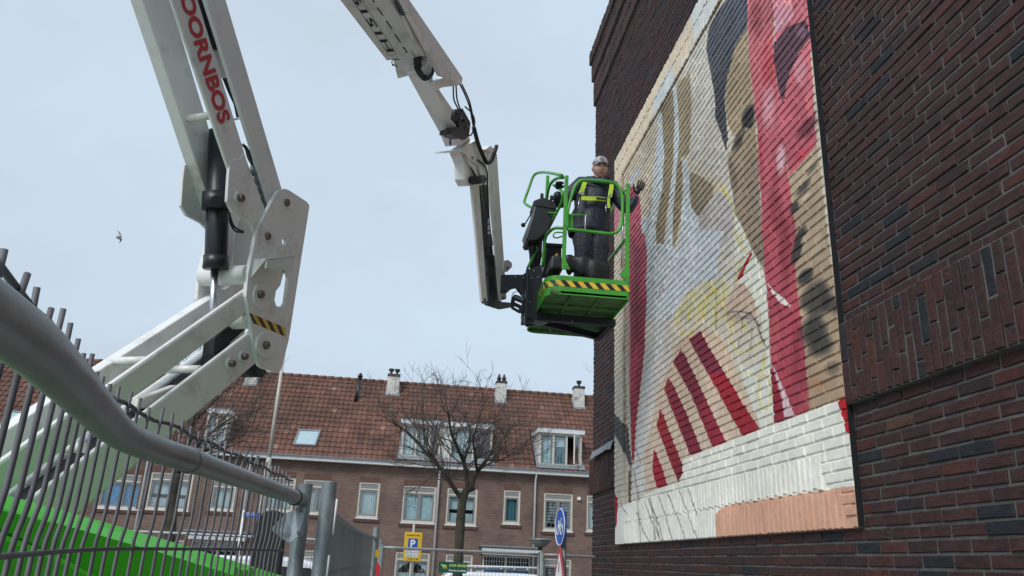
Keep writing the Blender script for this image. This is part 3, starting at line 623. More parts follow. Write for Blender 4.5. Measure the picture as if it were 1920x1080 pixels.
# far side first, then the middle, then the near side
fa = slab('lower_arm', [(440, 530), (440, 585), (-300, 1090), (-300, 1008)], -.06, -.12)
fc = slab('lower_arm', [(450, 618), (450, 680), (-300, 1240), (-300, 1150)], -.06, -.12)
fe = slab('upper_arm', [(63, -620), (133, -620), (402, 272), (436, 390), (400, 400), (376, 330)], -.06, -.12)
nb = slab('lower_arm', [(472, 534), (474, 579), (-300, 1161), (-300, 1075)], .12, .095, bevel=.011)
nd = slab('lower_arm', [(480, 614), (492, 672), (-300, 1345), (-300, 1209)], .12, .095, bevel=.011)
nf = slab('upper_arm', [(114, -620), (182, -620), (455, 271), (485, 370), (450, 380), (430, 317)], .12, .10, bevel=.010)
nh = slab('tension_arm', [(192, -620), (241, -620), (536, 376), (512, 398)], .11, .085, bevel=.009)
KP = [(531, 355), (538, 357), (572, 379), (577, 386), (556, 520), (538, 637), (524, 692), (519, 698), (492, 690), (484, 685), (478, 671), (466, 600), (459, 556), (463, 511), (470, 480), (477, 443), (482, 427), (513, 368), (520, 358)]
slot = [(528, 512), (534, 503), (539, 520), (533, 568), (527, 577), (515, 575), (511, 563), (514, 545), (522, 535)]
kn = plate('knuckle_plate', KP, [circ(530, 453, 5, ry=8), slot], .127, .014, M_white, lift)
plate('knuckle_plate', KP, [circ(530, 453, 5, ry=8)], .127, .014, M_white, lift, shift=-.255)
FP = [(430, 302), (448, 299), (455, 290), (478, 350), (495, 398), (482, 432), (478, 447), (471, 425), (460, 412), (434, 397), (424, 378), (427, 330)]
plate('arm_end_plate', FP, [], .116, .010, M_white, lift)
plate('arm_end_plate', FP, [], .116, .010, M_white, lift, shift=-.235)
slab('arm_web', [(452, 400), (480, 440), (482, 520), (430, 530), (440, 470)], -.04, -.05, M_under)
for (x, y, o_, r, ln, bo) in ((536, 380, .134, .019, .016, .0), (500, 443, .134, .019, .016, 0), (488, 552, .150, .019, .016, 0), (498, 647, .150, .019, .016, 0), (446, 372, .121, .017, .03, .032), (453, 669, .12, .015, .03, .026), (429, 682, .12, .015, .03, .026)):
    pin(x, y, o_, r, ln, boss=bo)
for (x, y, r, yy) in ((489, 556, 15, 25), (498, 647, 19, 24)):
    plate('boss_plate', circ(x, y, r, 18, yy), [], .140, .010, M_white, lift)
# hazard stripes on the near knuckle plate
qa, qb, qc, qd = [LP(x, y, .1375) for x, y in ((467, 586), (539, 616), (537, 632), (470, 604))]
b = MB()
for i in range(8):
    t0, t1, s = i/8, (i+1)/8, .07
    f0 = lambda t: qa.lerp(qb, min(max(t-s, 0), 1)); f1 = lambda t: qd.lerp(qc, min(max(t+s, 0), 1))
    b.add([f1(t0), f1(t1), f0(t1), f0(t0)], [(0, 1, 2, 3), (3, 2, 1, 0)][:1], mi=i % 2)
b.build('hazard_stripe', [M_stripe, M_yellow], lift)
# bracket shelf
A0, B0 = LP(476, 487, .134), LP(518, 481, .134); dn = Vector((0, 0, -.09)); b = MB()
b.prism([A0, B0, B0+LN*.10-LE*.0, A0+LN*.07], (0, 0, -.009)); b.build('bracket_shelf', M_under, lift, .002)
b = MB(); b.prism([B0, B0+LN*.10, B0+LN*.05+dn], LE*.008); b.build('bracket_rib', M_under, lift)
b = MB(); b.prism([A0, A0+LN*.07, A0+dn*1.1], LE*-.008); b.build('bracket_rib', M_under, lift)
b = MB(); c0 = A0+LN*.07; c1 = B0+LN*.10; b.prism([c0, c1, c1+dn*.9, c0+dn*.5], LN*-.008); b.build('bracket_face', M_under, lift)
for (x, y, o_, r, l_) in ((465, 515, .12, .045, .24), (470, 600, .12, .04, .24), (502, 560, .12, .03, .24)):
    b = MB(); b.tube([LP(x, y, o_), LP(x, y, o_)-LN*l_], r, 16); b.build('cross_tube', M_white, lift)
for (x, y) in ((275, 676), (402, 216), (374, 692), (160, 840)):
    b = MB(); b.tube([LP(x, y, .08), LP(x, y, .08)-LN*.17], .017, 12); b.build('cross_bar', M_white, lift)
# lift ram
c_top, c_bot = LP(413, 246, 0), LP(404.5, 500, 0); dd = (c_bot-c_top).normalized()
b = MB(); b.tube([c_top, c_bot-dd*.02, c_bot], [.05, .05, .046], 24); b.tube([c_bot-dd*.05, c_bot+dd*.012], .055, 24); cy_ = b.build('ram_cylinder', M_black, lift)
b = MB(); b.tube([LP(407, 362, 0), LP(406, 394, 0)], .064, 24); b.tube([LP(407, 378, .12), LP(407, 378, -.13)], .026, 14); b.build('ram_collar', M_black, cy_)
b = MB(); b.tube([LP(403, 500, 0), LP(396, 668, 0)], .0165, 16); b.build('ram_rod', M_chrome, lift)
b = MB(); b.tube([LP(395, 664, 0), LP(394, 690, 0)], .03, 12); b.tube([LP(392, 678, .05), LP(392, 678, -.05)], .035, 14); b.build('rod_eye', M_black, lift)
slab('hose_guard', [(467, 588), (468, 612), (436, 640), (410, 672), (400, 668), (404, 632), (430, 612)], .03, -.03, M_rub)
b = MB(); a = LP(473, 690, .02); b.tube([a+LN*.05, a-LN*.05], .045, 18); b.build('hose_roller', M_rub, lift)
# hoses
def hose(pts, off, r=.008, mt=None, name='hose', parent=None, n=7):
    b = MB(); b.tube(smooth_path([LP(x, y, off+(z[0] if z else 0)) for x, y, *z in pts]), r, n); return b.build(name, mt or M_rub, parent or lift)
for i in range(5):
    hose([(-300, 1200-i*6), (44, 944-i*5), (190, 836-i*5), (300, 752-i*4), (420, 655-i*2)], .03-.022*i, .009)
slab('hose_tray', [(262, 748), (330, 722), (352, 724), (290, 764), (255, 768)], .02, -.02, M_under)
for i in range(3): hose([(374-40+i*4, -100), (374+i*4, 0), (404+i*4, 94)], .06, .010)
slab('hose_tray', [(399, 94), (413, 92), (429, 140), (425, 146), (416, 146)], .07, .05, M_under)
for i in range(3): hose([(418+i*3, 144), (432+i*2, 178), (452-i*3, 218+i*2)], .05, .006)
slab('hose_plate', [(372, -2), (385, -2), (412, 92), (398, 94)], .075, .065, M_black, bevel=.002)
b = MB(); b.tube([LP(438, 224, .07), LP(452, 221, .07)], .006, 6); b.build('hose_clip', M_white, lift)
hose([(430, 215), (450, 266), (455, 270)], .04, .004, M_white)
for i in range(4): hose([(455+i*2, 271+i), (466, 284+i*4), (476+i, 320), (490+i*3, 372), (502, 400)], .04-.012*i, .007)
for k in range(5):
    b = MB(); a = LP(474+k*6, 312+k*17, .06); b.tube([a, a+Vector((0, 0, -.045))+LE*.01], .013, 6); b.build('hose_fitting', M_galv, lift)
hose([(424, 392), (430, 412), (440, 432), (456, 436)], .0, .005); hose([(428, 392), (436, 420), (446, 430), (456, 434)], .02, .005)
# lettering on the near upper arm
P0, P1, P2 = LP(324, -50, .1215), LP(412.5, 234, .1215), LP(378, 42, .1215)
xd = (P1-P0).normalized(); Q = LP(353, 42, .1215); hgt = abs((P2-Q).dot((P2-Q)-xd*(P2-Q).dot(xd)))**.5
yd = LN.cross(xd)
text('DOORNBOS', P0, xd, yd, hgt, M_red, nf, 'lettering', width=(P1-P0).length, bold=.035, nrm=LN)

# --- upper boom
def solve_b(p_edge, target, dirpx=None):
    best = None
    for k in range(1, 120):
        q = np.array(LP(*p_edge, .10)-LN*(k*.005)); x, y, _ = project(q)
        # distance to the silhouette line through target with that direction
        dx, dy = dirpx; d = abs((x-target[0])*dy-(y-target[1])*dx)/math.hypot(dx, dy)
        if best is None or d < best[0]: best = (d, k*.005)
    return best[1]
bj = solve_b((765, 53.5), (690, 68.4), (106, 145)); bi = solve_b((827, 197), (790, 196), (49, 66))
top_l = (729-.673*620, -620)
J = MB(); J.prism([LP(*q, .10) for q in (top_l, (729, 0), (799, 104), (811, 100), (741, 0), (top_l[0]+10, -620))], -LN*bj)
jo = J.build('boom_outer_section', M_under, lift, .006)
I_ = MB(); I_.prism([LP(*q, .085) for q in ((797, 132), (806, 150), (856, 246), (866, 272), (882, 261), (855, 214), (812, 150), (808, 100))], -LN*bi)
io = I_.build('boom_inner_section', M_white, lift, .006)
rd = (LP(799, 104, .10)-LP(729, 0, .10)).normalized(); un = rd.cross(LN).normalized()
UO = LP(729, 0, .10)
def UP(px, py): return atP(px, py, UO, un)
dwn = -un if un.z > 0 else un
a, bq = UP(738.5, 96), UP(682, 10); xd = (bq-a).normalized(); yy = (UP(727, 98)-a); yy = (yy-xd*yy.dot(xd)); hh = yy.length
text('H1519', a+dwn*.001, xd, yy, hh, M_ink, jo, 'lettering', width=(UP(668, -12)-a).length, bold=.02, nrm=dwn)
fr = [UP(743, 101), UP(730, 104), UP(652, -14), UP(668, -17)]
b = MB()
for i in range(4): b.bar(fr[i]+dwn*.001, fr[(i+1) % 4]+dwn*.001, .0025, .0008, un)
b.build('lettering_border', M_ink, jo)
for (x0, y0, x1, y1) in ((690, -12, 702, 4), (707, 14, 718, 29), (724, 39, 735, 54), (740, 64, 751, 79), (756, 88, 766, 102)):
    b = MB(); b.bar(UP(x0, y0)+dwn*.001, UP(x1, y1)+dwn*.001, .010, .002, un); b.build('slot', M_black, jo)  # black bars give the dark of the slots by colour; nothing is cut
for (x, y) in ((737, 121), (757, 116), (748, 136), (767, 132)):
    b = MB(); q = UP(x, y); b.tube([q-dwn*.002, q+dwn*.008], .009, 10); b.build('bolt', M_pin, jo)
J2 = MB(); J2.prism([UP(735, 128), UP(746, 145), UP(770, 139), UP(779, 107), UP(740, 100)], -dwn*.0); 
b = MB(); b.prism([UP(738, 112), UP(746, 145), UP(772, 138), UP(780, 108), UP(770, 95)], dwn*.012); b.build('slide_plate', M_under, jo, .003)
b = MB(); b.tube(smooth_path([UP(750, 109)+dwn*.012, UP(737, 108)+dwn*.02, UP(736, 116)+dwn*.02, UP(746, 122)+dwn*.012]), .004, 6); b.build('lifting_hook', M_pin, jo)
# cable trays and cover
slab('cable_tray', [(741-417, -620), (755-417, -620), (755, 0), (803, 92), (796, 96), (741, 0)], .10, .03, M_under, bevel=.003)
slab('boom_cover', [(755-400, -620), (768-400, -620), (768, 0), (868, 146), (866, 156), (828, 141), (755, 0)], .17, .13, M_white, bevel=.004)
for k in range(7):
    slab('chain_link', [(744+k*2.1, k*4.2), (750+k*2.1, k*4.2-1), (752+k*2.1, k*4.2+2.4), (746+k*2.1, k*4.2+3.4)], .135, .11, M_black, bevel=0)
for k in range(6):
    slab('chain_link', [(771+k*4.4, 48+k*6.6), (778+k*4.4, 47+k*6.6), (781+k*4.4, 51+k*6.6), (774+k*4.4, 52.5+k*6.6)], .135, .11, M_black, bevel=0)
slab('tray_cover', [(756, 27), (770, 29), (774, 46), (798, 86), (810, 100), (797, 104), (780, 80)], .125, .10, M_under, bevel=.002)
for i in range(7):
    hose([(776+i*2.3, 108-i*.6), (780+i*2.2, 132), (795+i*1.2, 150-i*2.6), (810-i*.4, 142-i*2.4), (816-i*2, 118)], .12-.016*i, .0075)
b = MB()
slab('boom_link', [(812, 154), (853, 137), (858, 140), (867, 157), (860, 160), (829, 164), (822, 168)], .14, .08, M_white, bevel=.003)
for q in (((850, 160), (851, 186), (860, 206)), ((855, 160), (857, 186), (864, 208)), ((862, 157), (873, 180), (881, 203), (888, 239), (896, 271)), ((866, 158), (878, 184), (884, 205), (890, 240), (897, 268)), ((872, 200), (886, 214), (890, 232), (884, 252), (874, 255)), ((848, 248), (862, 246), (876, 256))):
    hose(q, .10, .007)
hose([(888, 238), (897, 271), (906, 292), (913, 305), (921, 302), (926, 290), (931, 274)], .11, .020, name='wrapped_hose', n=12)
slab('valve_block', [(855, 205), (868, 203), (883, 230), (880, 255), (872, 262), (846, 251), (848, 243), (862, 236), (850, 222)], .11, .0, M_black)
for k, (x, y) in enumerate(((856, 212), (862, 222), (868, 226), (874, 238), (858, 228))):
    b = MB(); q = LP(x, y, .115); b.tube([q, q+LN*.02], .012, 8); b.build('valve_fitting', M_galv if k % 2 else M_rub, lift)
for (x, y) in ((835, 250), (844, 267)):
    b = MB(); q = LP(x+12, y-6, .088); ddi = LP(x, y, .088); b.tube([ddi-LN*.0, ddi+LN*.0025], .028, 18); b.build('hole_shade_disc', M_black, io)  # black disc paints the shade inside the hole; the section stays uncut
slab('end_flange', [(833, 287), (836, 283), (862, 281), (874, 272), (882, 262), (879, 274), (866, 284)], .09, .0, M_white, bevel=.002)
# --- fly boom
slab('fly_link', [(862, 284), (893, 262), (903, 280), (912, 312), (915, 347), (878, 348), (872, 336), (871, 306)], .05, -.05, M_white, bevel=.005)
plate('fly_link_plate', [(862, 280), (892, 263), (904, 290), (911, 316), (910, 345), (902, 336), (896, 310), (880, 300)], [circ(884, 296, 4.2, ry=4)], .062, .010, M_white, lift)
b = MB(); b.tube([LP(872, 292, .07), LP(892, 332, .07)], .012, 12); b.build('fly_ram_rod', M_chrome, lift)
b = MB(); b.tube([LP(886, 338, .09), LP(905, 336, .09)], .04, 14); b.build('fly_pivot', M_rub, lift)
slab('fly_arm', [(885, 347), (898, 343), (914, 563), (904, 566)], .035, .01, M_white, bevel=.006)
slab('fly_arm', [(912, 280), (919, 274), (932, 289), (950, 561), (938, 564)], .04, .015, M_white, bevel=.006)
slab('fly_cap', [(911, 280), (919, 273), (927, 279), (919, 287)], .12, .0, M_white, bevel=.002)
slab('fly_ram', [(899, 343), (913, 342), (925, 478), (912, 480)], .03, -.03, M_black, bevel=.008)
slab('fly_ram_head', [(906, 440), (922, 438), (925, 460), (908, 462)], .04, -.04, M_black)
slab('fly_ram_foot', [(914, 478), (928, 478), (931, 508), (914, 512)], .02, -.04, M_black)
slab('fly_base', [(916, 506), (937, 504), (940, 566), (917, 569)], .02, -.06, M_black)
slab('fly_cross_plate', [(912, 488), (922, 488), (922, 512), (912, 512)], .0, -.01, M_under)
slab('fly_hex_plate', [(945, 489), (953, 487), (960, 493), (960, 501), (951, 510), (944, 509)], .05, .03, M_white, bevel=.002)
pin(951, 502, .05, .018, .012)
hose([(906, 345), (910, 380), (911, 395), (905, 400)], .11, .006); hose([(896, 300), (912, 318), (914, 360), (912, 470)], .09, .008)
hose([(914, 345), (918, 420), (926, 500)], .03, .007)
for (x, y) in ((909, 562), (944, 559)): pin(x, y, .04 if x < 920 else .10, .016, .01)
for k in range(3): slab('fly_label', [(913+k*.8, 410+k*12), (917+k*.8, 410+k*12), (918+k*.8, 419+k*12), (914+k*.8, 419+k*12)], .034, .031, M_signw, bevel=0)
slab('rotator_bar', [(915, 563), (965, 568), (968, 575), (940, 580), (915, 572)], .02, -.02, M_black)

# --- basket mount and basket (world aligned: long side away from the camera)
YM = 7.62
def YP(x, y, Y=YM): return atY(x, y, Y)
YF = (Vector((0, YM, EYE)), Vector((1, 0, 0)), Vector((0, -1, 0)), lambda x, y: YP(x, y))
mount = plate('basket_mount', [(930, 517), (980, 517), (990, 508), (1013, 499), (1016, 520), (1014, 590), (1000, 604), (992, 606), (986, 604), (978, 592), (980, 552), (974, 541), (966, 539), (958, 541), (950, 548), (930, 548)], [circ(991, 522, 2.4), circ(985, 534, 1.6)], 0, .05, M_black, lift, frame=YF)
for dy in (.12,): plate('basket_mount', [(958, 519), (980, 517), (990, 508), (1013, 499), (1016, 520), (1014, 600), (990, 606), (980, 590), (984, 552), (976, 541)], [], 0, .02, M_black, lift, shift=-dy, frame=YF)
b = MB(); b.bar(YP(989, 505, 7.5), YP(985, 608, 7.5), .03, .06, Vector((0, 1, 0))); b.build('mount_post', M_black, lift, .004)
plate('weigh_handle', [(957, 565), (962, 559), (968, 560), (981, 566), (982, 584), (977, 592), (971, 592), (957, 584), (955, 578)], [[(959, 577), (971, 583), (971, 588), (958, 581)], [(963, 568), (977, 574), (977, 580), (962, 573)]], 0, .02, M_rub, lift, shift=.10, frame=YF)
plate('maker_plate', [(963, 561), (979, 567), (978, 570), (962, 564)], [], 0, .004, M_galv, lift, shift=.115, frame=YF)
for (x, y) in ((966, 520), (981, 521), (996, 522), (1008, 520), (993, 566), (1001, 508)):
    b = MB(); q = YP(x, y, YM-.03); b.tube([q, q-Vector((0, .01, 0))], .010, 8); b.build('bolt', M_galv, mount)
b = MB(); b.tube(smooth_path([YP(972, 546, 7.5), YP(962, 550, 7.45), YP(960, 562, 7.45), YP(968, 572, 7.5)]), .004, 6); b.build('cable', M_rub, lift)

bk = thing('basket_tmp', (1.5, 7.7, 0), 'x', 'x'); bpy.data.objects.remove(bk)
BX0, BX1, BY0, BY1, BZ = 1.10, 1.915, 7.0, 8.4, EYE+2.44
def rrect(x0, x1, y0, y1, r, n=5):
    P_ = []
    for cx, cy, a0 in ((x1-r[1], y0+r[1], -90), (x1-r[2], y1-r[2], 0), (x0+r[3], y1-r[3], 90), (x0+r[0], y0+r[0], 180)):
        rr = {(-90): r[1], 0: r[2], 90: r[3], 180: r[0]}[a0]
        for i in range(n+1): a = math.radians(a0+90*i/n); P_.append((cx+rr*math.cos(a), cy+rr*math.sin(a)))
    return P_
outl = rrect(BX0, BX1, BY0, BY1, (.14, .03, .12, .12))
nO = len(outl); b = MB(); inn = [((x-1.5)*.975+1.5, (y-7.7)*.985+7.7) for x, y in outl]
for i in range(nO):
    j = (i+1) % nO; (x0, y0), (x1, y1), (u0, v0), (u1, v1) = outl[i], outl[j], inn[i], inn[j]
    zb = BZ-.005; zt = BZ+.185
    b.add([(x0, y0, zb), (x1, y1, zb), (x1, y1, zt), (x0, y0, zt)], [(0, 1, 2, 3)]); b.add([(u0, v0, zb), (u1, v1, zb), (u1, v1, zt), (u0, v0, zt)], [(3, 2, 1, 0)])
    b.add([(x0, y0, zt), (x1, y1, zt), (u1, v1, zt), (u0, v0, zt)], [(0, 1, 2, 3)]); b.add([(x0, y0, zb), (x1, y1, zb), (u1, v1, zb), (u0, v0, zb)], [(3, 2, 1, 0)])
basket = b.build('basket', M_bgreen, lift)
b = MB(); b.prism([(x, y, BZ+.03) for x, y in inn], (0, 0, .02)); b.build('floor', M_ugreen, basket)
for y in (7.02, 7.42, 7.78, 8.0, 8.36):
    b = MB(); b.box(BX0+.04, BX1-.03, y-.02, y+.02, BZ+.002, BZ+.03); b.build('floor_rib', M_ugreen, basket, .003)
for x in (1.36, 1.64):
    b = MB(); b.box(x-.012, x+.012, BY0+.03, BY1-.03, BZ+.006, BZ+.028); b.build('floor_rib', M_ugreen, basket)
# hazard tape round the front and the left corner
path = [(BX1, BY0)]+[p_ for p_ in outl[-6:][::-1]]+[(BX0, BY0+.45)]
b = MB(); cum = 0; seg = []; pw = [Vector((x, y, 0)) for x, y in path]
tot = sum((pw[i+1]-pw[i]).length for i in range(len(pw)-1))
def along(d):
    for i in range(len(pw)-1):
        l = (pw[i+1]-pw[i]).length
        if d <= l or i == len(pw)-2: return pw[i].lerp(pw[i+1], d/l), i
        d -= l
ns = 22; zt, zb = BZ+.135, BZ+.075; off = Vector((0, 0, 0))
for i in range(ns):
    for j in range(6):
        def pt(u, z):
            sh = (z-zb)/(zt-zb)*.05; d = min(max(u+sh-.025, 0), tot); q, k = along(d); dr = (pw[k+1]-pw[k]).normalized(); nrm_ = Vector((dr.y, -dr.x, 0))
            if nrm_.dot(q-Vector((1.5, 7.7, 0))) < 0: nrm_ = -nrm_
            return q+nrm_*.003+Vector((0, 0, z))
        u0, u1 = tot*(i+j/6)/ns, tot*(i+(j+1)/6)/ns
        b.add([pt(u0, zb), pt(u1, zb), pt(u1, zt), pt(u0, zt)], [(0, 1, 2, 3), ], mi=(i+1) % 2)
b.build('hazard_tape', [M_stripe, M_yellow], basket)
def rail(pts, r=.0165, name='rail', sq=False, mt=None, closed=False, smooth=True, Y=7.03):
    P_ = [YP(p_[0], p_[1], p_[2] if len(p_) > 2 else Y) for p_ in pts]
    b = MB()
    if sq: b.bar(P_[0], P_[1], r*2, r*2, Vector((0, 1, 0)))
    else: b.tube(smooth_path(P_, 5) if smooth and len(P_) > 2 else P_, r, 10)
    return b.build(name, mt or M_bgreen, basket, .004 if sq else 0)
rail([(1062.5, 330), (1056.5, 503)], .018, 'post', True); rail([(1177.5, 345), (1175.5, 528)], .018, 'post', True)
rail([(1027, 330, 7.6), (1019, 500, 7.6)], .017, 'post', True); rail([(1136, 450, 8.3), (1135, 508, 8.3)], .017, 'post', True)
rail([(1064, 430), (1064, 400), (1071, 370), (1078, 350), (1086, 341), (1096, 338), (1120, 339), (1146, 342), (1157, 347), (1164, 358), (1167, 375), (1167, 400), (1165, 422), (1159, 433), (1148, 438), (1130, 437), (1096, 433), (1064, 430)], .0165, 'gate_rail')
rail([(1054, 329, 7.05), (1036, 325, 7.5), (1018, 323, 8.0), (1006, 325, 8.3), (999, 332, 8.35), (992, 352, 8.35), (984, 374, 8.35), (985, 382, 8.3), (1000, 391, 8.1)], .0165)
rail([(1056, 333, 7.08), (1045, 334, 7.2), (1035, 341, 7.4), (1029, 352, 7.5), (1025, 372, 7.6)], .0165)
rail([(1038, 347, 7.5), (1050, 355, 7.3), (1054.5, 363, 7.2), (1053.5, 378, 7.25), (1042, 402, 7.4), (1028, 430, 7.55)], .015)
rail([(1056, 428, 7.05), (1040, 428, 7.2), (1029, 436, 7.4), (1022, 450, 7.5), (1017, 500, 7.58)], .016)
rail([(1054, 436, 7.1), (1042, 436, 7.2), (1038, 440, 7.2), (1038, 444, 7.2), (1044, 446, 7.2), (1054, 443, 7.1)], .008, 'handle')
rail([(1013, 455, 7.62), (989, 503, 7.62)], .014, 'brace', True); rail([(1172, 449, 7.15), (1127, 508, 8.2)], .014, 'brace', True)
rail([(1171, 358, 7.1), (1142, 402, 8.2)], .015, 'rail'); rail([(1142, 402, 8.2), (1137, 452, 8.3)], .015, 'post')
rail([(1170, 366, 7.3), (1165, 502, 7.3)], .007, 'gas_strut', mt=M_chrome); rail([(1170, 366, 7.31), (1167.5, 425, 7.31)], .012, 'gas_strut', mt=M_rub)
rail([(1064, 402), (1098, 403)], .006); rail([(1098, 402), (1097, 430)], .005, mt=M_signw)
b = MB(); b.prism([YP(x, y, 7.06) for x, y in ((1065, 400), (1075, 401), (1074, 430), (1064, 430))], (0, .012, 0)); b.build('gate_plate', M_bgreen, basket, .003)
b = MB(); b.prism([YP(x, y, 7.01) for x, y in ((1060, 486), (1069, 505), (1053, 505), (1057, 486))], (0, .012, 0)); b.build('gusset', M_bgreen, basket)
b = MB(); b.prism([YP(x, y, 7.01) for x, y in ((1174, 500), (1179, 530), (1162, 513))], (0, .012, 0)); b.build('gusset', M_bgreen, basket)
rail([(1022, 399, 7.5), (1044, 399, 7.3)], .007)
# control console
b = MB(); b.prism([YP(x, y, 7.45) for x, y in ((1004, 378), (1042, 384), (1044, 392), (1040, 408), (1024, 436), (1006, 450), (990, 452), (986, 446), (999, 402))], (0, .28, 0)); cons = b.build('control_console', M_black, basket, .012)
b = MB(); b.prism([YP(x, y, 7.44) for x, y in ((1000, 376), (1018, 369), (1042, 378), (1045, 388), (1040, 392), (1002, 386))], (0, .30, 0)); b.build('console_lid', M_rub, cons, .012)
b = MB(); b.prism([YP(x, y, 7.46) for x, y in ((999, 398), (1002, 400), (988, 446), (984, 436))], (0, .22, 0)); b.build('console_face', M_galv, cons, .002)
b = MB(); b.bar(YP(982, 424, 7.5), YP(999, 396, 7.5), .012, .03, Vector((0, 1, 0))); b.ball(YP(981, 422, 7.5), .025, 8, 6); b.build('guard_lever', M_rub, cons)
for (x, y) in ((1016, 371), (1034, 375)):
    b = MB(); q = YP(x, y, 7.55); b.tube([q, q+Vector((0, 0, .03))], .018, 10); b.ball(q+Vector((0, 0, .035)), .02, 8, 6); b.build('joystick', M_rub, cons)
b = MB(); b.tube(smooth_path([YP(995, 450, 7.6), YP(1000, 478, 7.65), YP(1001, 506, 7.7)]), .045, 10); b.tube(smooth_path([YP(1012, 446, 7.6), YP(1010, 480, 7.65), YP(1006, 506, 7.7)]), .03, 8); b.build('console_leg', M_black, basket)
# sub-frame under the basket
for a_, b_, wd in (((1.0, 7.64), (1.93, 7.64), .07), ((1.02, 7.72), (1.88, 8.18), .06), ((1.90, 7.62), (1.88, 8.2), .06), ((1.0, 7.56), (1.02, 7.85), .09)):
    b = MB(); b.bar((a_[0], a_[1], BZ-.055), (b_[0], b_[1], BZ-.055), wd, .07); b.build('subframe_beam', M_black, basket, .005)
b = MB(); b.tube([(1.47, 7.6, BZ-.02), (1.47, 7.59, BZ-.09), (1.49, 7.59, BZ-.10)], .006, 6); b.build('hook', M_galv, basket)
b = MB(); b.prism([(1.04, 7.60, BZ-.10), (1.24, 7.66, BZ-.10), (1.17, 7.8, BZ-.10), (1.02, 7.76, BZ-.10)], (0, 0, .04)); b.build('skid_plate', M_galv, basket)

# --- turret cowl, chassis, wheels
GA, GB = atY(-150, 884, 1.72), atY(620, 1110, 2.72)
gd = GB-GA; gn = Vector((gd.y, -gd.x, 0)).normalized()
def GP(px, py, off=0): return atP(px, py, GA+gn*off, gn)
# profile along the edge: crest, chamfer, face, foot
b = MB(); K_ = [(-150, 884), (0, 925), (150, 966), (300, 1009), (420, 1046), (530, 1080), (620, 1110)]
rows = []
for (x, y) in K_:
    top = GP(x, y, -.05); ch_ = GP(x, y+27, 0); lo = Vector((ch_.x, ch_.y, .55)); bk_ = top-gn*.9; rows.append([bk_, top, ch_, lo, lo-gn*.9])
for i in range(len(rows)-1):
    for j in range(4): q = [rows[i][j], rows[i][j+1], rows[i+1][j+1], rows[i+1][j]]; b.add(q, [(0, 1, 2, 3)])
b.add(rows[0], [(0, 1, 2, 3, 4)]); b.add(rows[-1], [(4, 3, 2, 1, 0)])
cowl = b.build('engine_cowl', M_green, lift, .012)
b = MB(); b.prism([GP(x, y, .004) for x, y in ((-150, 915), (92, 978), (72, 1028), (-150, 925))], gn*.012); b.build('cowl_panel', M_green, cowl, .008)
b = MB(); b.prism([GP(x, y, .004) for x, y in ((-150, 948), (0, 1002), (120, 1052), (220, 1108), (-150, 1108))], gn*.03); b.build('cowl_panel', M_green, cowl, .012)
b = MB(); b.prism([GP(x, y, .004) for x, y in ((436, 1059), (445, 1066), (458, 1067), (466, 1062), (475, 1064), (475, 1120), (436, 1120))], gn*.008); b.build('cowl_panel', M_green, cowl, .004)
b = MB(); b.box(-2.45, -1.2, .55, 2.75, .28, .62); b.build('chassis', M_white, lift, .03)
b = MB(); b.tube([(-1.95, 1.6, .6), (-1.95, 1.6, 1.0)], .35, 24); b.build('turret', M_black, lift)
for (x, y) in ((-2.55, .8), (-1.1, .8), (-2.55, 2.5), (-1.1, 2.5)):
    b = MB(); b.tube([(x-.12, y, .36), (x-.10, y, .36), (x+.10, y, .36), (x+.12, y, .36)], [.32, .36, .36, .32], 28); wl = b.build('wheel', M_rub, lift)
    b = MB(); b.tube([(x-.13, y, .36), (x+.13, y, .36)], .19, 20); b.build('rim', M_white, wl)
# base tower joining the lower arms to the turret
q = [LP(-300, 1100, 0), LP(-300, 1280, 0)]
b = MB(); b.prism([q[0]+LN*.16+Vector((0, 0, .12))+LE*.12, q[0]+LN*.16+Vector((0, 0, .12))-LE*.25, Vector((q[0].x, q[0].y, .9))+LN*.16-LE*.3, Vector((q[0].x, q[0].y, .9))+LN*.16+LE*.15], -LN*.32); b.build('tower', M_white, lift, .02)
# arm head joining the upper arms to the boom, high above
h0 = LP(120, -610, 0); h1 = LP(top_l[0]+5, -620, 0)
b = MB(); b.prism([LP(50, -560, .13), LP(250, -560, .13), LP(380, -600, .13), LP(360, -700, .13), LP(200, -780, .13), LP(60, -720, .13)], -LN*.26); b.build('arm_head', M_white, lift, .02)

# ------------------------------------------------------------------ row of brick houses across the street
HA = math.radians(1.5); HU = Vector((math.cos(HA), math.sin(HA), 0)); HV = Vector((math.sin(HA), -math.cos(HA), 0)); HO = Vector((0, 33.05, 0))
def HP(px, py, v=0.):
    q = atP(px, py, HO+HV*v, HV); return (q-HO).dot(HU), q.z
def hw(u, v, z): return HO+HU*u+HV*v+Vector((0, 0, z))
def hb(b, u0, u1, v0, v1, z0, z1, mi=0):
    return b.hexa([hw(u0, v1, z0), hw(u1, v1, z0), hw(u1, v0, z0), hw(u0, v0, z0), hw(u0, v1, z1), hw(u1, v1, z1), hw(u1, v0, z1), hw(u0, v0, z1)], mi)
EAVE = HP(820, 872)[1]
_d = ray(748, 719); RIDGE_V = -3.75
q = atP(748, 719, HO+HV*RIDGE_V, HV); RIDGE = q.z
SL = (RIDGE-EAVE)/(-RIDGE_V+.25)                       # roof slope
def roof_z(v): return EAVE+.02+(.25-v)*SL
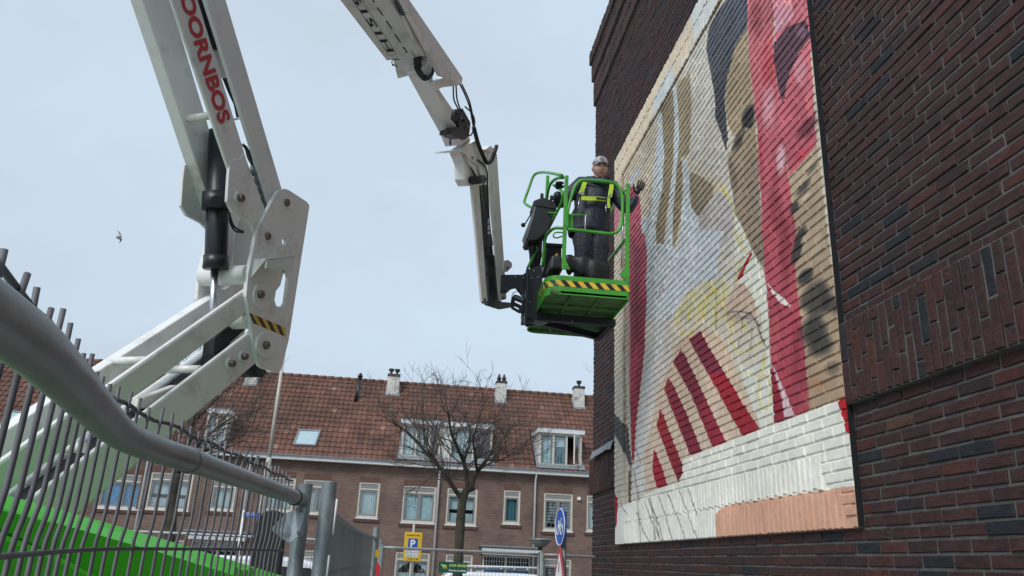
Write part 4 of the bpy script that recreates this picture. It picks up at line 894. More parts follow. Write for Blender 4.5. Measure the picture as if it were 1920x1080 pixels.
def wall_front(b, u0, u1, z0, z1, holes):
    us = sorted({u0, u1, *[h[0] for h in holes], *[h[1] for h in holes]}); zs = sorted({z0, z1, *[h[2] for h in holes], *[h[3] for h in holes]})
    us = [u for u in us if u0 <= u <= u1]; zs = [z for z in zs if z0 <= z <= z1]
    for i in range(len(us)-1):
        for j in range(len(zs)-1):
            uc, zc = (us[i]+us[i+1])/2, (zs[j]+zs[j+1])/2
            if any(h[0] < uc < h[1] and h[2] < zc < h[3] for h in holes): continue
            b.add([hw(us[i], 0, zs[j]), hw(us[i+1], 0, zs[j]), hw(us[i+1], 0, zs[j+1]), hw(us[i], 0, zs[j+1])], [(0, 1, 2, 3)])
    for h in holes:
        a, c, d, e = h
        for (p0, p1) in (((a, d), (a, e)), ((a, e), (c, e)), ((c, e), (c, d)), ((c, d), (a, d))):
            b.add([hw(p0[0], 0, p0[1]), hw(p1[0], 0, p1[1]), hw(p1[0], -.2, p1[1]), hw(p0[0], -.2, p0[1])], [(0, 1, 2, 3)])
M_cblue = mat('blue_patterned_curtain', (.05, .24, .46, 1), .9, var=.5, scale=9)
M_blind = mat('dark_blind', (.05, .055, .06, 1), .8, var=.1)
M_blind2 = mat('grey_blind', (.22, .22, .22, 1), .8, var=.1)
M_teal = mat('teal_curtain', (.08, .2, .23, 1), .9)
M_pale = mat('pale_blind', (.6, .7, .72, 1), .9)
def ring(b, u0, u1, z0, z1, t, v0, v1, mi=0):
    hb(b, u0, u0+t, v0, v1, z0, z1, mi); hb(b, u1-t, u1, v0, v1, z0, z1, mi); hb(b, u0+t, u1-t, v0, v1, z1-t, z1, mi); hb(b, u0+t, u1-t, v0, v1, z0, z0+t, mi)
def curtain(b, u0, u1, z0, z1, v, folds=14, amp=.02, mi=0):
    n = max(4, int((u1-u0)*folds)*2)
    for i in range(n):
        a, c = u0+(u1-u0)*i/n, u0+(u1-u0)*(i+1)/n; va, vc = v+(amp if i % 2 else -amp), v+(amp if (i+1) % 2 else -amp)
        b.add([hw(a, va, z0), hw(c, vc, z0), hw(c, vc, z1), hw(a, va, z1)], [(0, 1, 2, 3)], mi=mi)
def make_window(hs, u0, u1, z0, z1, kind='net', sill=True, casements=2, v=0.0):
    """cream outer frame, vent strip, grey casements, panes, curtain; returns hole"""
    fr = MB(); ring(fr, u0, u1, z0, z1, .07, v-.10, v-.03)
    hb(fr, u0+.07, u1-.07, v-.09, v-.035, z1-.30, z1-.25)
    wnd = fr.build('window', M_frame, hs)
    b = MB(); hb(b, u0+.07, u1-.07, v-.085, v-.05, z1-.25, z1-.07); b.build('vent_strip', M_gframe, wnd)
    b = MB(); w_ = (u1-u0-.14)/casements
    for c in range(casements): ring(b, u0+.07+c*w_+.004, u0+.07+(c+1)*w_-.004, z0+.07, z1-.30, .06, v-.095, v-.055)
    b.build('casement', M_gframe, wnd)
    for c in range(casements):
        a, e = u0+.13+c*w_, u0+.01+(c+1)*w_
        b = MB(); hb(b, a-.003, e+.003, v-.078, v-.072, z0+.125, z1-.355); b.build('pane', M_glass, wnd)
    b = MB(); hb(b, u0-.1, u1+.1, v-.9, v-.88, z0-.1, z1+.1); b.build('room', M_dark, wnd)
    zi0, zi1 = z0+.07, z1-.3; b = MB()
    if kind == 'net': curtain(b, u0+.05, u1-.05, zi0, zi1, v-.16); b.build('curtain', M_curt, wnd)
    elif kind == 'half':
        curtain(b, u0+.05, u1-.05, zi0, zi0+(zi1-zi0)*.36, v-.16); curtain(b, u0+.05, u1-.05, zi0+(zi1-zi0)*.5, zi1, v-.2, 5, .01); b.build('curtain', M_curt, wnd)
    elif kind == 'triangle':
        curtain(b, u0+.05, u1-.05, zi0, zi0+.5, v-.16); b.add([hw(u0, v-.14, zi1), hw((u0+u1)/2, v-.14, zi1), hw(u0+.5*(u1-u0)*.45, v-.15, zi0+.75), hw(u0, v-.15, zi0+.45)], [(0, 1, 2, 3)])
        b.add([hw((u0+u1)/2, v-.14, zi1), hw(u1, v-.14, zi1), hw(u1, v-.15, zi0+.45), hw(u1-.5*(u1-u0)*.45, v-.15, zi0+.75)], [(0, 1, 2, 3)]); b.build('curtain', M_curt, wnd)
    elif kind == 'blue': curtain(b, u0+.05, u1-.05, zi0, zi1, v-.15, 3, .005); b.build('curtain', M_cblue, wnd)
    elif kind == 'teal': curtain(b, u0+.05, u1-.05, zi0, zi1, v-.16, 9); b.build('curtain', M_teal, wnd)
    elif kind == 'pale': curtain(b, u0+.05, u1-.05, zi0, zi1, v-.15, 2, .004); b.build('curtain', M_pale, wnd)
    elif kind == 'zebra':
        for k in range(8):
            hb(b, u0+.08, u1-.08, v-.15, v-.14, zi1-.12*(k+1)+.05, zi1-.12*k+.015)
        b.build('blind', M_blind2, wnd)
    elif kind == 'grid':
        for k in range(1, 9): hb(b, u0+.07+(u1-u0-.14)*k/9-.008, u0+.07+(u1-u0-.14)*k/9+.008, v-.13, v-.12, zi0, zi1)
        for k in range(1, 4): hb(b, u0+.07, u1-.07, v-.128, v-.122, zi0+(zi1-zi0)*k/4-.008, zi0+(zi1-zi0)*k/4+.008)
        b.build('grille', M_signw, wnd)
    if sill:
        b = MB(); hb(b, u0-.03, u1+.03, v-.1, v+.03, z0-.055, z0-.003); b.build('sill', M_fasc, wnd, .006)
        b = MB(); hb(b, u0-.08, u1+.08, v-.1, v+.045, z0-.17, z0-.058); b.build('brick_sill', M_sill, wnd, .004)
    b = MB(); n = int((u1-u0)/.0635)
    for k in range(n): hb(b, u0+(u1-u0)*k/n+.004, u0+(u1-u0)*(k+1)/n-.004, v-.05, v+.006, z1+.004, z1+.21)
    ln = b.build('brick_lintel', M_lint, hs); ln['kind'] = 'stuff'
    return (u0, u1, z0-.0, z1)
# roof tiles with a pantile profile, one mesh per house
M_tile = bpy.data.materials.new('roof_tile'); M_tile.use_nodes = True; t = M_tile.node_tree; p = t.nodes['Principled BSDF']; p.inputs['Roughness'].default_value = .7
rn = random_attr(t); tcol = ramp(t, rn, [(0, (.115, .055, .039, 1)), (.3, (.14, .064, .044, 1)), (.6, (.152, .069, .047, 1)), (.94, (.168, .077, .052, 1)), (.975, (.19, .09, .06, 1)), (1, (.25, .15, .11, 1))])
g = N(t, 'ShaderNodeNewGeometry'); nn = N(t, 'ShaderNodeTexNoise'); nn.inputs['Scale'].default_value = .9; nn.inputs['Detail'].default_value = 8; t.links.new(g.outputs['Position'], nn.inputs['Vector'])
r = N(t, 'ShaderNodeMapRange'); r.inputs['From Min'].default_value = .35; r.inputs['From Max'].default_value = .65; r.inputs['To Min'].default_value = .72; r.inputs['To Max'].default_value = 1.2; t.links.new(nn.outputs['Fac'], r.inputs['Value'])
mu = N(t, 'ShaderNodeVectorMath', operation='SCALE'); t.links.new(tcol, mu.inputs[0]); t.links.new(r.outputs[0], mu.inputs['Scale']); t.links.new(mu.outputs[0], p.inputs['Base Color'])
def make_roof(hs, u0, u1, holes):
    Ls = math.hypot(.25-RIDGE_V, RIDGE-EAVE); sd_ = Vector((0, 0, 0))
    e0 = hw(0, .25, EAVE)-HO; dirv = (hw(0, RIDGE_V, RIDGE)-hw(0, .25, EAVE)).normalized(); nrm_ = HU.cross(dirv).normalized()
    if nrm_.z < 0: nrm_ = -nrm_
    vs, fs, rn_ = [], [], []; rows = 17; tw = .215; n = int(round((u1-u0)/tw)); tw = (u1-u0)/n; rl = Ls/rows
    prof = [(0, .0), (.12, .012), (.3, .0), (.5, -.008), (.7, .005), (.85, .038), (1.0, .022)]
    for j in range(rows):
        for i in range(n):
            uc = u0+(i+.5)*tw; vc = .25-(j+.5)*rl*((.25-RIDGE_V)/Ls)
            if any(h[0] < uc < h[1] and h[2] < vc < h[3] for h in holes): continue
            b0 = len(vs); jit = random.uniform(-.006, .006); r_ = random.random()
            for (s, hgt) in prof:
                base = hw(u0+(i+s)*tw, .25, EAVE)
                a = base+dirv*(j*rl-.012+jit)+nrm_*(hgt+.045); c = base+dirv*((j+1)*rl+.02)+nrm_*(hgt+.012); d = a-nrm_*.03
                vs += [d, a, c]
            for k in range(len(prof)-1):
                q = b0+k*3; fs += [(q, q+3, q+4, q+1), (q+1, q+4, q+5, q+2)]; rn_ += [r_, r_]
    me = bpy.data.meshes.new('roof_tiles'); o_ = ORI[hs]; me.from_pydata([tuple(v-o_) for v in vs], [], fs); me.materials.append(M_tile)
    at = me.attributes.new('rnd', 'FLOAT', 'FACE'); at.data.foreach_set('value', rn_)
    ob = bpy.data.objects.new('roof_tiles', me); COL.objects.link(ob); ob.parent = hs; ob['kind'] = 'stuff'; ORI[ob] = o_
    b = MB(); b.add([hw(u0, .22, EAVE-.03), hw(u1, .22, EAVE-.03), hw(u1, RIDGE_V, RIDGE-.02), hw(u0, RIDGE_V, RIDGE-.02), hw(u1, 2*RIDGE_V, EAVE-.02), hw(u0, 2*RIDGE_V, EAVE-.02)], [(0, 1, 2, 3), (3, 2, 4, 5)]); b.build('roof', M_sill, hs)
    m_ = MB(); k = int((u1-u0)/.36)
    for i in range(k):
        a = hw(u0+(u1-u0)*i/k, RIDGE_V, RIDGE-.01+random.uniform(-.006, .006)); c = hw(u0+(u1-u0)*(i+1)/k+.02, RIDGE_V, RIDGE+.0)
        m_.tube([a, c], [.105, .125], 10)
    rg = m_.build('ridge_tiles', M_tile, hs); rg['kind'] = 'stuff'; rg['rnd'] = .35
def hx(px, py=880): return HP(px, py)[0]
bounds = [hx(-420), hx(-180), hx(55), hx(268), hx(463), hx(643), hx(824), hx(1002), hx(1200), hx(1380)]
labels = {1: 'leftmost brick row house, mostly hidden by the fence and green lift cowl',
 2: 'brick row house with sloping roof window at the left edge, behind the lift arms',
 3: 'brick row house with the blue curtained window, seen through the near mesh fence',
 4: 'brick row house with a small dormer behind the leafless left tree',
 5: 'brick row house with the single square roof window and flagpole in front',
 6: 'brick row house behind the yellow parking sign, under the left half of the wide dormer',
 7: 'brick row house behind the right bare tree, with flat canopy over its door',
 8: 'brick row house at the right end with the small dormer and one open casement'}
wins = {0: [], 1: [], 2: [(60, 130, 876, 950, 'net', 2)], 3: [(193, 266, 886, 958, 'blue', 2)],
 4: [(284, 352, 884, 960, 'half', 2), (400, 436, 898, 960, 'net', 1)],
 5: [(500, 547, 893, 962, 'net', 2), (570, 614, 898, 967, 'net', 2)],
 6: [(674, 707, 903, 974, 'net', 1), (757, 814, 909, 984, 'pale', 2)],
 7: [(839, 892, 914, 988, 'half', 2), (945, 974, 918, 985, 'teal', 1)],
 8: [(1020, 1073, 923, 999, 'zebra', 2), (1100, 1140, 928, 1000, 'net', 2)]}
gwins = {6: [(742, 806, 1034, 'triangle', 2)], 7: [(836, 886, 1038, 'grid', 2)], 8: [(1018, 1071, 1046, 'zebra', 2)], 5: [(560, 610, 1030, 'net', 2)], 4: [(300, 345, 1010, 'net', 1)], 3: [(200, 260, 1000, 'net', 2)]}
houses = {}
for i in range(1, 9):
    u0, u1 = bounds[i-1], bounds[i]; loc = hw((u0+u1)/2, 0, 0)
    hs = thing('row_house', loc, labels[i], 'house', 'row of brick houses across the street'); houses[i] = hs
    holes = []
    for (a, c, d, e, kind, cs) in wins[i]:
        ua, zt = HP(a, d); uc, zb = HP(c, e); holes.append(make_window(hs, ua, uc, zb+.05, zt, kind, True, cs))
    for (a, c, d, kind, cs) in gwins.get(i, []):
        ua, zt = HP(a, d); uc, _ = HP(c, d+15); holes.append(make_window(hs, ua, uc, .75, zt, kind, True, cs))
    # door
    if i in (4, 7):
        ua, zt = (HP(905, 1040) if i == 7 else HP(362, 1012)); uc = ua+(1.95 if i == 7 else 1.8)
        holes.append((ua, uc, .12, zt))
        d_ = MB(); ring(d_, ua, uc, .12, zt, .07, -.12, -.03); hb(d_, ua+.9, ua+1.0, -.11, -.04, .19, zt-.07); dr = d_.build('door_frame', M_frame, hs)
        b = MB(); hb(b, ua+.07, ua+.9, -.10, -.06, .19, zt-.42); hb(b, ua+1.0, uc-.07, -.10, -.06, .19, zt-.42); b.build('door', M_dark if i == 4 else mat('blue_door', (.03, .10, .2, 1), .5), dr)
        for (x0, x1) in ((ua+.07, ua+.9), (ua+1.0, uc-.07)):
            b = MB(); hb(b, x0, x1, -.08, -.075, zt-.38, zt-.07); b.build('pane', M_glass, dr)
            b = MB()
            for k in range(1, 8): hb(b, x0+(x1-x0)*k/8-.008, x0+(x1-x0)*k/8+.008, -.07, -.06, zt-.38, zt-.07)
            hb(b, x0, x1, -.069, -.061, zt-.235, zt-.22); b.build('grille', M_signw, dr)
        b = MB(); hb(b, ua-.2, uc+.2, -.9, -.88, 0, zt+.2); b.build('hall', M_dark, dr)
        zc = zt+.02
        cn = MB(); hb(cn, ua-.12, uc+.22, -.02, .75, zc+.02, zc+.28); can = cn.build('canopy', M_lead, hs)
        sl_ = MB()
        for k in range(26): hb(sl_, ua-.12+(uc-ua+.34)*k/26+.006, ua-.12+(uc-ua+.34)*(k+1)/26-.006, .75, .775, zc, zc+.23)
        s_ = sl_.build('canopy_boards', M_fasc, can); s_['kind'] = 'stuff'
        b = MB(); hb(b, ua-.2, uc+.3, -.02, .83, zc+.281, zc+.34); b.build('canopy_roof', M_lead, can)
    b = MB(); wall_front(b, u0+.002, u1-.002, 0, EAVE, holes)
    hb(b, u0, u1, 2*RIDGE_V+.3, 2*RIDGE_V+.25, 0, EAVE)
    for (uu) in (u0+.002, u1-.002): b.add([hw(uu, -.2, 0), hw(uu, 2*RIDGE_V+.25, 0), hw(uu, 2*RIDGE_V+.25, EAVE), hw(uu, RIDGE_V, RIDGE-.1), hw(uu, -.2, EAVE)], [(0, 1, 2, 3, 4)])
    b.build('wall', M_hb if i != 5 else M_hb, hs)
    b = MB(); hb(b, u0, u1-.006, .0, .34, EAVE-.15, EAVE-.0); b.build('gutter_fascia', M_fasc, hs)
    b = MB(); hb(b, u0, u1-.006, .28, .42, EAVE+.0, EAVE+.035); b.build('gutter_lip', M_lead, hs)
    # roof with openings for dormers and roof windows
    rh = []
    DR = {4: [], 6: [(HP(744, 860)[0]+.05, u1, .10, -1.9)], 7: [(u0, HP(925, 860)[0]-.1, .10, -1.9)], 8: [(HP(1003, 870)[0], HP(1092, 870)[0], .10, -1.7)]}
    for (a, c, d, e) in DR.get(i, []): rh.append((a, c, e, d))
    make_roof(hs, u0, u1, rh)
# downpipes
def downpipe(i, px):
    u = hx(px, 900); b = MB(); b.tube([hw(u, .30, EAVE-.12), hw(u, .10, EAVE-.38), hw(u, .10, 1.2)], .04, 10)
    o = b.build('downpipe', M_fasc, houses[i]); b = MB(); b.tube([hw(u, .10, 1.25), hw(u, .10, .1)], .05, 10); b.build('pipe_shoe', M_galv, o)
downpipe(3, 272); downpipe(4, 466); downpipe(6, 823); downpipe(8, 1003.5)
# roof windows
def roofwin(i, pxs):
    fr_n = (hw(0, .25, EAVE)-hw(0, RIDGE_V, RIDGE)).normalized(); nrm_ = HU.cross((hw(0, RIDGE_V, RIDGE)-hw(0, .25, EAVE)).normalized()).normalized(); nrm_ = nrm_ if nrm_.z > 0 else -nrm_
    o_ = hw(0, .25, EAVE)+nrm_*.11; P_ = [atP(x, y, o_, nrm_) for x, y in pxs]
    P_[3] = P_[0]+(P_[2]-P_[1]); b = MB(); c_ = sum(P_, Vector())/4; inn_ = [c_+(q-c_)*.86 for q in P_]
    for k in range(4): b.prism([P_[k], P_[(k+1) % 4], inn_[(k+1) % 4], inn_[k]], -nrm_*.10)
    o = b.build('roof_window', M_lead, houses[i]); b = MB(); b.prism([q-nrm_*.02 for q in inn_], -nrm_*.01); b.build('pane', M_glass, o)
    b = MB(); b.prism([q-nrm_*.035 for q in inn_], -nrm_*.01); b.build('blind', M_signw, o)
roofwin(5, [(560, 804), (602, 806), (592, 835), (549, 832)]); roofwin(2, [(13, 769), (57, 772), (44, 801), (0, 797)])
# dormers
def dormer(i, u0, u1, ztop, vfront, split, kinds, hsx=None):
    hs = houses[i]; zb = roof_z(vfront)-.02; vb = -(ztop-.25-EAVE-.02)/SL+.25
    b = MB()
    for uu in (u0, u1-.04):
        b.prism([hw(uu, vfront-.02, zb), hw(uu, vfront-.02, ztop-.22), hw(uu, vb-.3, ztop-.22)], HU*.04)
    hb(b, u0+.04, u1-.04, vb-.3, vfront-.02, ztop-.235, ztop-.22)
    d = b.build('dormer', M_fasc, hs)
    b = MB(); hb(b, u0-.1, u1+.1, vb-.3, vfront+.12, ztop-.22, ztop-.03); b.build('dormer_fascia', M_fasc, d)
    b = MB(); hb(b, u0-.12, u1+.12, vb-.3, vfront+.14, ztop-.028, ztop); b.build('dormer_roof', M_lead, d)
    b = MB(); hb(b, u0+.04, u1-.04, vfront-.06, vfront+.02, zb-.02, zb+.10); hb(b, u0+.04, u1-.04, vfront-.06, vfront+.01, ztop-.30, ztop-.22)
    us = [u0+.04]+[u0+(u1-u0)*s for s in split]+[u1-.04]
    for uu in us: hb(b, uu-.035, uu+.035, vfront-.061, vfront+.014, zb+.10, ztop-.30)
    b.build('window_frame', M_frame, d)
    for k in range(len(us)-1):
        a, c = us[k]+.035, us[k+1]-.035; kd = kinds[k]
        if kd == 'panel': b = MB(); hb(b, a, c, vfront-.05, vfront-.02, zb+.1, ztop-.3); b.build('panel', M_fasc, d); continue
        if kd == 'open':
            # casement swung outwards on the right jamb
            pv = hw(c, vfront-.01, 0); dr_ = (-HU*math.cos(.9)+HV*math.sin(.9)); w_ = c-a; b = MB()
            z0_, z1_ = zb+.11, ztop-.31; A1 = pv+dr_*w_
            for (q0, q1) in (((pv, z0_), (A1, z0_)), ((pv, z1_), (A1, z1_)), ((pv, z0_), (pv, z1_)), ((A1, z0_), (A1, z1_))): b.bar(q0[0]+Vector((0, 0, q0[1])), q1[0]+Vector((0, 0, q1[1])), .05, .05, dr_.cross(Vector((0, 0, 1))))
            b.build('open_casement', M_frame, d); b = MB(); b.prism([pv+Vector((0, 0, z0_)), A1+Vector((0, 0, z0_)), A1+Vector((0, 0, z1_)), pv+Vector((0, 0, z1_))], dr_.cross(Vector((0, 0, 1)))*.006); b.build('pane', M_glass, d); continue
        b = MB(); ring(b, a, c, zb+.10, ztop-.30, .05, vfront-.05, vfront-.01); b.build('casement', M_gframe, d)
        b = MB(); hb(b, a+.045, c-.045, vfront-.035, vfront-.03, zb+.145, ztop-.345); b.build('pane', M_glass, d)
        b = MB(); z0_, z1_ = zb+.1, ztop-.3
        if kd == 'split': curtain(b, a, c, z0_+(z1_-z0_)*.62, z1_, vfront-.11, 2, .004); b.build('blind', M_pale, d); b = MB(); curtain(b, a, c, z0_, z0_+(z1_-z0_)*.62, vfront-.13, 10); b.build('curtain', M_teal, d)
        else: curtain(b, a, c, z0_, z1_, vfront-.11, 8); b.build('curtain', {'pale': M_pale, 'net': M_curt, 'mauve': mat('mauve_curtain', (.16, .12, .14, 1), .9)}[kd], d)
    b = MB(); hb(b, u0+.05, u1-.05, vfront-1.0, vfront-.98, zb-.3, ztop-.25); b.build('room', M_dark, d)
    b = MB(); b.prism([hw(u0-.12, vfront+.22, roof_z(vfront+.22)+.12), hw(u1+.12, vfront+.22, roof_z(vfront+.22)+.12), hw(u1+.12, vfront-.02, zb+.12), hw(u0-.12, vfront-.02, zb+.12)], (0, 0, -.02)); b.build('lead_apron', M_lead, d)
    for sgn, uu in ((-1, u0), (1, u1)):
        b = MB(); b.bar(hw(uu+sgn*.05, vfront+.1, zb-.02), hw(uu+sgn*.05, vb, ztop-.3), .12, .02, Vector((0, 0, 1))); b.build('lead_soaker', M_lead, d)
ud0, ud1 = HP(750, 860)[0], HP(921, 870)[0]; um = bounds[6]
zt1 = atP(748, 783, hw(0, .1, 0), HV).z; zt2 = atP(1050, 803, hw(0, .1, 0), HV).z
dormer(6, ud0, um-.01, zt1, .03, (.36, .70), ('pale', 'pale', 'mauve') if False else ('net', 'pale', 'mauve')); dormer(7, um+.01, ud1, zt1, .03, (.18, .62), ('panel', 'net', 'mauve'))
dormer(8, HP(1010, 870)[0], HP(1090, 880)[0], zt2, .03, (.33, .64), ('pale', 'split', 'open'))
dormer(4, HP(378, 850)[0], HP(418, 850)[0], zt1-.1, .03, (.5,), ('net', 'net'))
# chimneys
def chimney(i, px0, px1, pyt, pyb, pots):
    hs = houses[i]; v0 = RIDGE_V+.75; o_ = hw(0, v0, 0); a = atP(px0, pyt, o_, HV); c = atP(px1, pyb, o_, HV); ua, uc = (a-HO).dot(HU), (c-HO).dot(HU); zt = a.z
    b = MB(); hb(b, ua, uc, v0-.5, v0, roof_z(v0)-.3, zt-.12); ch_ = b.build('chimney', M_chim, hs, .008)
    b = MB(); hb(b, ua-.02, uc+.02, v0-.52, v0+.02, zt-.12, zt); b.build('chimney_cap', M_ccap, ch_, .01)
    b = MB(); b.prism([hw(ua-.06, v0+.08, roof_z(v0+.08)+.07), hw(uc+.06, v0+.08, roof_z(v0+.08)+.07), hw(uc+.06, v0-.5, roof_z(v0-.5)+.07), hw(ua-.06, v0-.5, roof_z(v0-.5)+.07)], (0, 0, -.02)); b.build('lead_apron', M_lead, ch_)
    for (s, h_, kind) in pots:
        u = ua+(uc-ua)*s; c0 = hw(u, v0-.2, zt); b = MB()
        if kind == 'cowl':
            b.tube([c0, c0+Vector((0, 0, h_*.5))], .06, 10); b.tube([c0+Vector((0, 0, h_*.5)), c0+Vector((0, 0, h_*.6)), c0+Vector((0, 0, h_*.75)), c0+Vector((0, 0, h_*.8))], [.05, .12, .12, .05], 10); b.tube([c0+Vector((0, 0, h_*.85)), c0+Vector((0, 0, h_))], .13, 10)
        else: b.tube([c0, c0+Vector((0, 0, h_*.3)), c0+Vector((0, 0, h_*.32)), c0+Vector((0, 0, h_*.5)), c0+Vector((0, 0, h_*.52)), c0+Vector((0, 0, h_))], [.09, .08, .11, .10, .09, .025], 10)
        b.build('flue', M_ccap, ch_)
chimney(6, 728, 747, 700, 738, ((.25, .26, 'cowl'), (.75, .26, 'cowl'))); chimney(7, 932, 949, 713, 752, ((.25, .36, 'pot'), (.75, .36, 'pot'))); chimney(8, 1078, 1096, 723, 764, ((.5, .28, 'cowl'),))
chimney(4, 462, 480, 694, 722, ((.3, .26, 'pot'), (.7, .26, 'pot')))
b = MB(); o_ = hw(0, RIDGE_V+1.2, 0); a = atP(667, 745, o_, HV); c = atP(675, 712, o_, HV); b.tube([a-Vector((0, 0, .3)), c], .085, 10); b.tube([c, c+Vector((0, 0, .12)), c+Vector((0, 0, .14)), c+Vector((0, 0, .30))], [.09, .09, .13, .05], 10); b.build('vent_pipe', M_black, houses[6])
b = MB(); a = hw(*[HP(1085, 935)[0], 0, HP(1085, 935)[1]]); hb(b, HP(1082, 931)[0], HP(1088, 931)[0], 0, .1, HP(1085, 938)[1], HP(1085, 932)[1]); b.build('alarm_box', M_signw, houses[8])
b = MB(); ua, za = HP(892, 1074); hb(b, ua, ua+.28, 0, .02, za-.05, za+.08); b.build('house_number', M_signw, houses[7])

# ------------------------------------------------------------------ bare street trees
def bare_tree(loc, limbs, label, seed, twig_levels=4, r0=.10, dens=.85):
    rr = random.Random(seed); tr = thing('bare_tree', loc, label, 'tree', 'leafless street trees')
    base = Vector(loc); trunk_pts, fork_r = limbs['trunk']
    b = MB(); n_ = len(trunk_pts); rs_ = [r0*1.25]+[r0*(1-.35*i/(n_-1)) for i in range(1, n_)]
    sp = smooth_path(trunk_pts, 4); b.tube(sp, [r0*1.15-(r0*1.15-fork_r)*i/(len(sp)-1)+rr.uniform(-.008, .008) for i in range(len(sp))], 10); b.build('trunk', M_bark, tr)
    tw = MB()
    def grow(p, d, ln, r, lev):
        k = 4 if lev > 1 else 3; pts = [p]; q = p; dd_ = d.normalized()
        for i in range(k):
            dd_ = (dd_+Vector((rr.gauss(0, .16), rr.gauss(0, .16), rr.gauss(.035, .13)))).normalized(); q = q+dd_*ln/k; pts.append(q)
        tw.tube(pts, [max(r*(1-.6*i/k), .0028) for i in range(k+1)], 5 if lev > 2 else 3, caps=False)
        if lev <= 0: return
        nb_ = rr.choice((3, 4, 5)) if lev > 1 else rr.choice((2, 3, 4)); nb_ = max(2, int(nb_*dens))
        for i in range(nb_):
            s = rr.uniform(.25, 1.0); idx = min(int(s*k), k-1); pp = pts[idx].lerp(pts[idx+1], s*k-idx)
            ax = Vector((rr.gauss(0, 1), rr.gauss(0, 1), rr.gauss(0, .7))).normalized(); nd_ = (dd_+ax*rr.uniform(.5, 1.0)+Vector((0, 0, .12))).normalized()
            grow(pp, nd_, ln*rr.uniform(.5, .78), r*.5, lev-1)
    for pts, ra, rb in limbs['limbs']:
        ra *= .78; rb *= .8
        sp = smooth_path(pts, 4); L_ = len(sp); b = MB(); b.tube(sp, [ra+(rb-ra)*i/(L_-1) for i in range(L_)], 8); b.build('limb', M_bark, tr)
        for i in range(2, L_):
            if rr.random() < .85*dens:
                ax = Vector((rr.gauss(0, 1), rr.gauss(0, 1), rr.gauss(0, .5))).normalized(); d = (sp[i]-sp[i-1]).normalized()
                f_ = i/(L_-1); grow(sp[i], d*.7+ax*.8, (1.15-.3*f_)*limbs['len'], (.024*(1-.45*f_))*limbs['len'], twig_levels-1 if f_ < .8 else twig_levels-2)
        grow(sp[-1], (sp[-1]-sp[-3]).normalized(), limbs['len']*.9, rb, twig_levels-1)
    o = tw.build('twigs', M_twig, tr); o['kind'] = 'stuff'; return tr
TY = 18.0
def T(x, y, dy=0): return atY(x, y, TY+dy)
base = T(858, 1080); base = Vector((base.x-.05, TY, 0))
bare_tree(tuple(base), {'trunk': ([base, T(858, 1075), T(862, 1000), T(866, 950), T(873, 922), T(888, 912)], .085), 'len': .80, 'limbs': [
    ([T(866, 935), T(851, 915), T(832, 885), T(810, 862), T(790, 838), T(766, 812), T(742, 796), T(724, 784)], .075, .018),
    ([T(838, 893), T(812, 858), T(800, 838), T(794, 800, .4), T(792, 760, .6)], .04, .012),
    ([T(878, 918), T(874, 885), T(868, 862), T(856, 836, -.3), T(846, 810, -.5), T(842, 785, -.6), T(840, 768, -.7)], .075, .018),
    ([T(868, 862), T(880, 835, .2), T(880, 800, .4), T(868, 778, .5), T(858, 765, .5)], .045, .014),
    ([T(884, 914), T(892, 890), T(912, 862), T(928, 840, .2), T(948, 816, .5), T(966, 795, .6)], .07, .016),
    ([T(895, 885), T(890, 850, -.3), T(888, 820, -.6), T(900, 780, -.9)], .045, .012),
    ([T(912, 862), T(940, 862, -.3), T(962, 848, -.5), T(984, 836, -.5)], .035, .01)]},
    'bare leafless tree with forked mossy trunk in front of the wide dormer', 5, 4)
TY = 17.0
base = T(312, 1080); base = Vector((base.x, TY, 0))
bare_tree(tuple(base), {'trunk': ([base, T(316, 1060), T(320, 980), T(326, 920), T(334, 888)], .10), 'len': .92, 'limbs': [
    ([T(334, 888), T(340, 860), T(352, 820), T(366, 780), T(380, 750)], .07, .018), ([T(334, 888), T(352, 856, -.3), T(380, 825, -.5), T(410, 800, -.6), T(440, 780, -.7)], .06, .016),
    ([T(333, 890), T(318, 862, .3), T(306, 835, .4), T(296, 810, .5)], .055, .015), ([T(350, 830), T(362, 795, .4), T(395, 760, .7), T(420, 735, .8)], .05, .015),
    ([T(345, 865), T(372, 850, .3), T(400, 838, .5), T(425, 830, .6)], .045, .012), ([T(360, 800), T(350, 765), T(360, 730)], .04, .012)]},
    'bare leafless tree under the white lift arms, seen through the near mesh fence', 11, 4)
# tip of a third tree peeping out beside the building corner, mostly hidden by it
TY = 26.0
base = T(1175, 1100); base = Vector((base.x, TY, 0))
bare_tree(tuple(base), {'trunk': ([base, T(1175, 1000), T(1175, 850), T(1172, 790)], .09), 'len': .9, 'limbs': [([T(1172, 800), T(1160, 770), T(1150, 745)], .05, .015), ([T(1172, 800), T(1180, 750), T(1185, 700)], .05, .015), ([T(1168, 790), T(1158, 740), T(1150, 700)], .05, .012)]},
    'bare tree of which only twig tips show beside the dark building corner', 23, 3)

# ------------------------------------------------------------------ flagpole
b = MB(); a = atY(497, 905, 14); c = atY(531, 680, 14); x_ = (a.x+c.x)/2
fp = thing('flagpole', (x_, 14, 0), 'thin pale flagpole in front of the tiled roof, beside the lift knuckle', 'flagpole')
b.tube([(x_, 14, 0), (x_, 14, a.z+.35), (x_, 14, a.z+.42)], [.052, .048, .036], 12); b.build('sleeve', M_pole, fp)
b = MB(); b.tube([(x_, 14, a.z+.40), (x_, 14, c.z+.15)], [.034, .026], 12); b.build('pole', M_pole, fp)

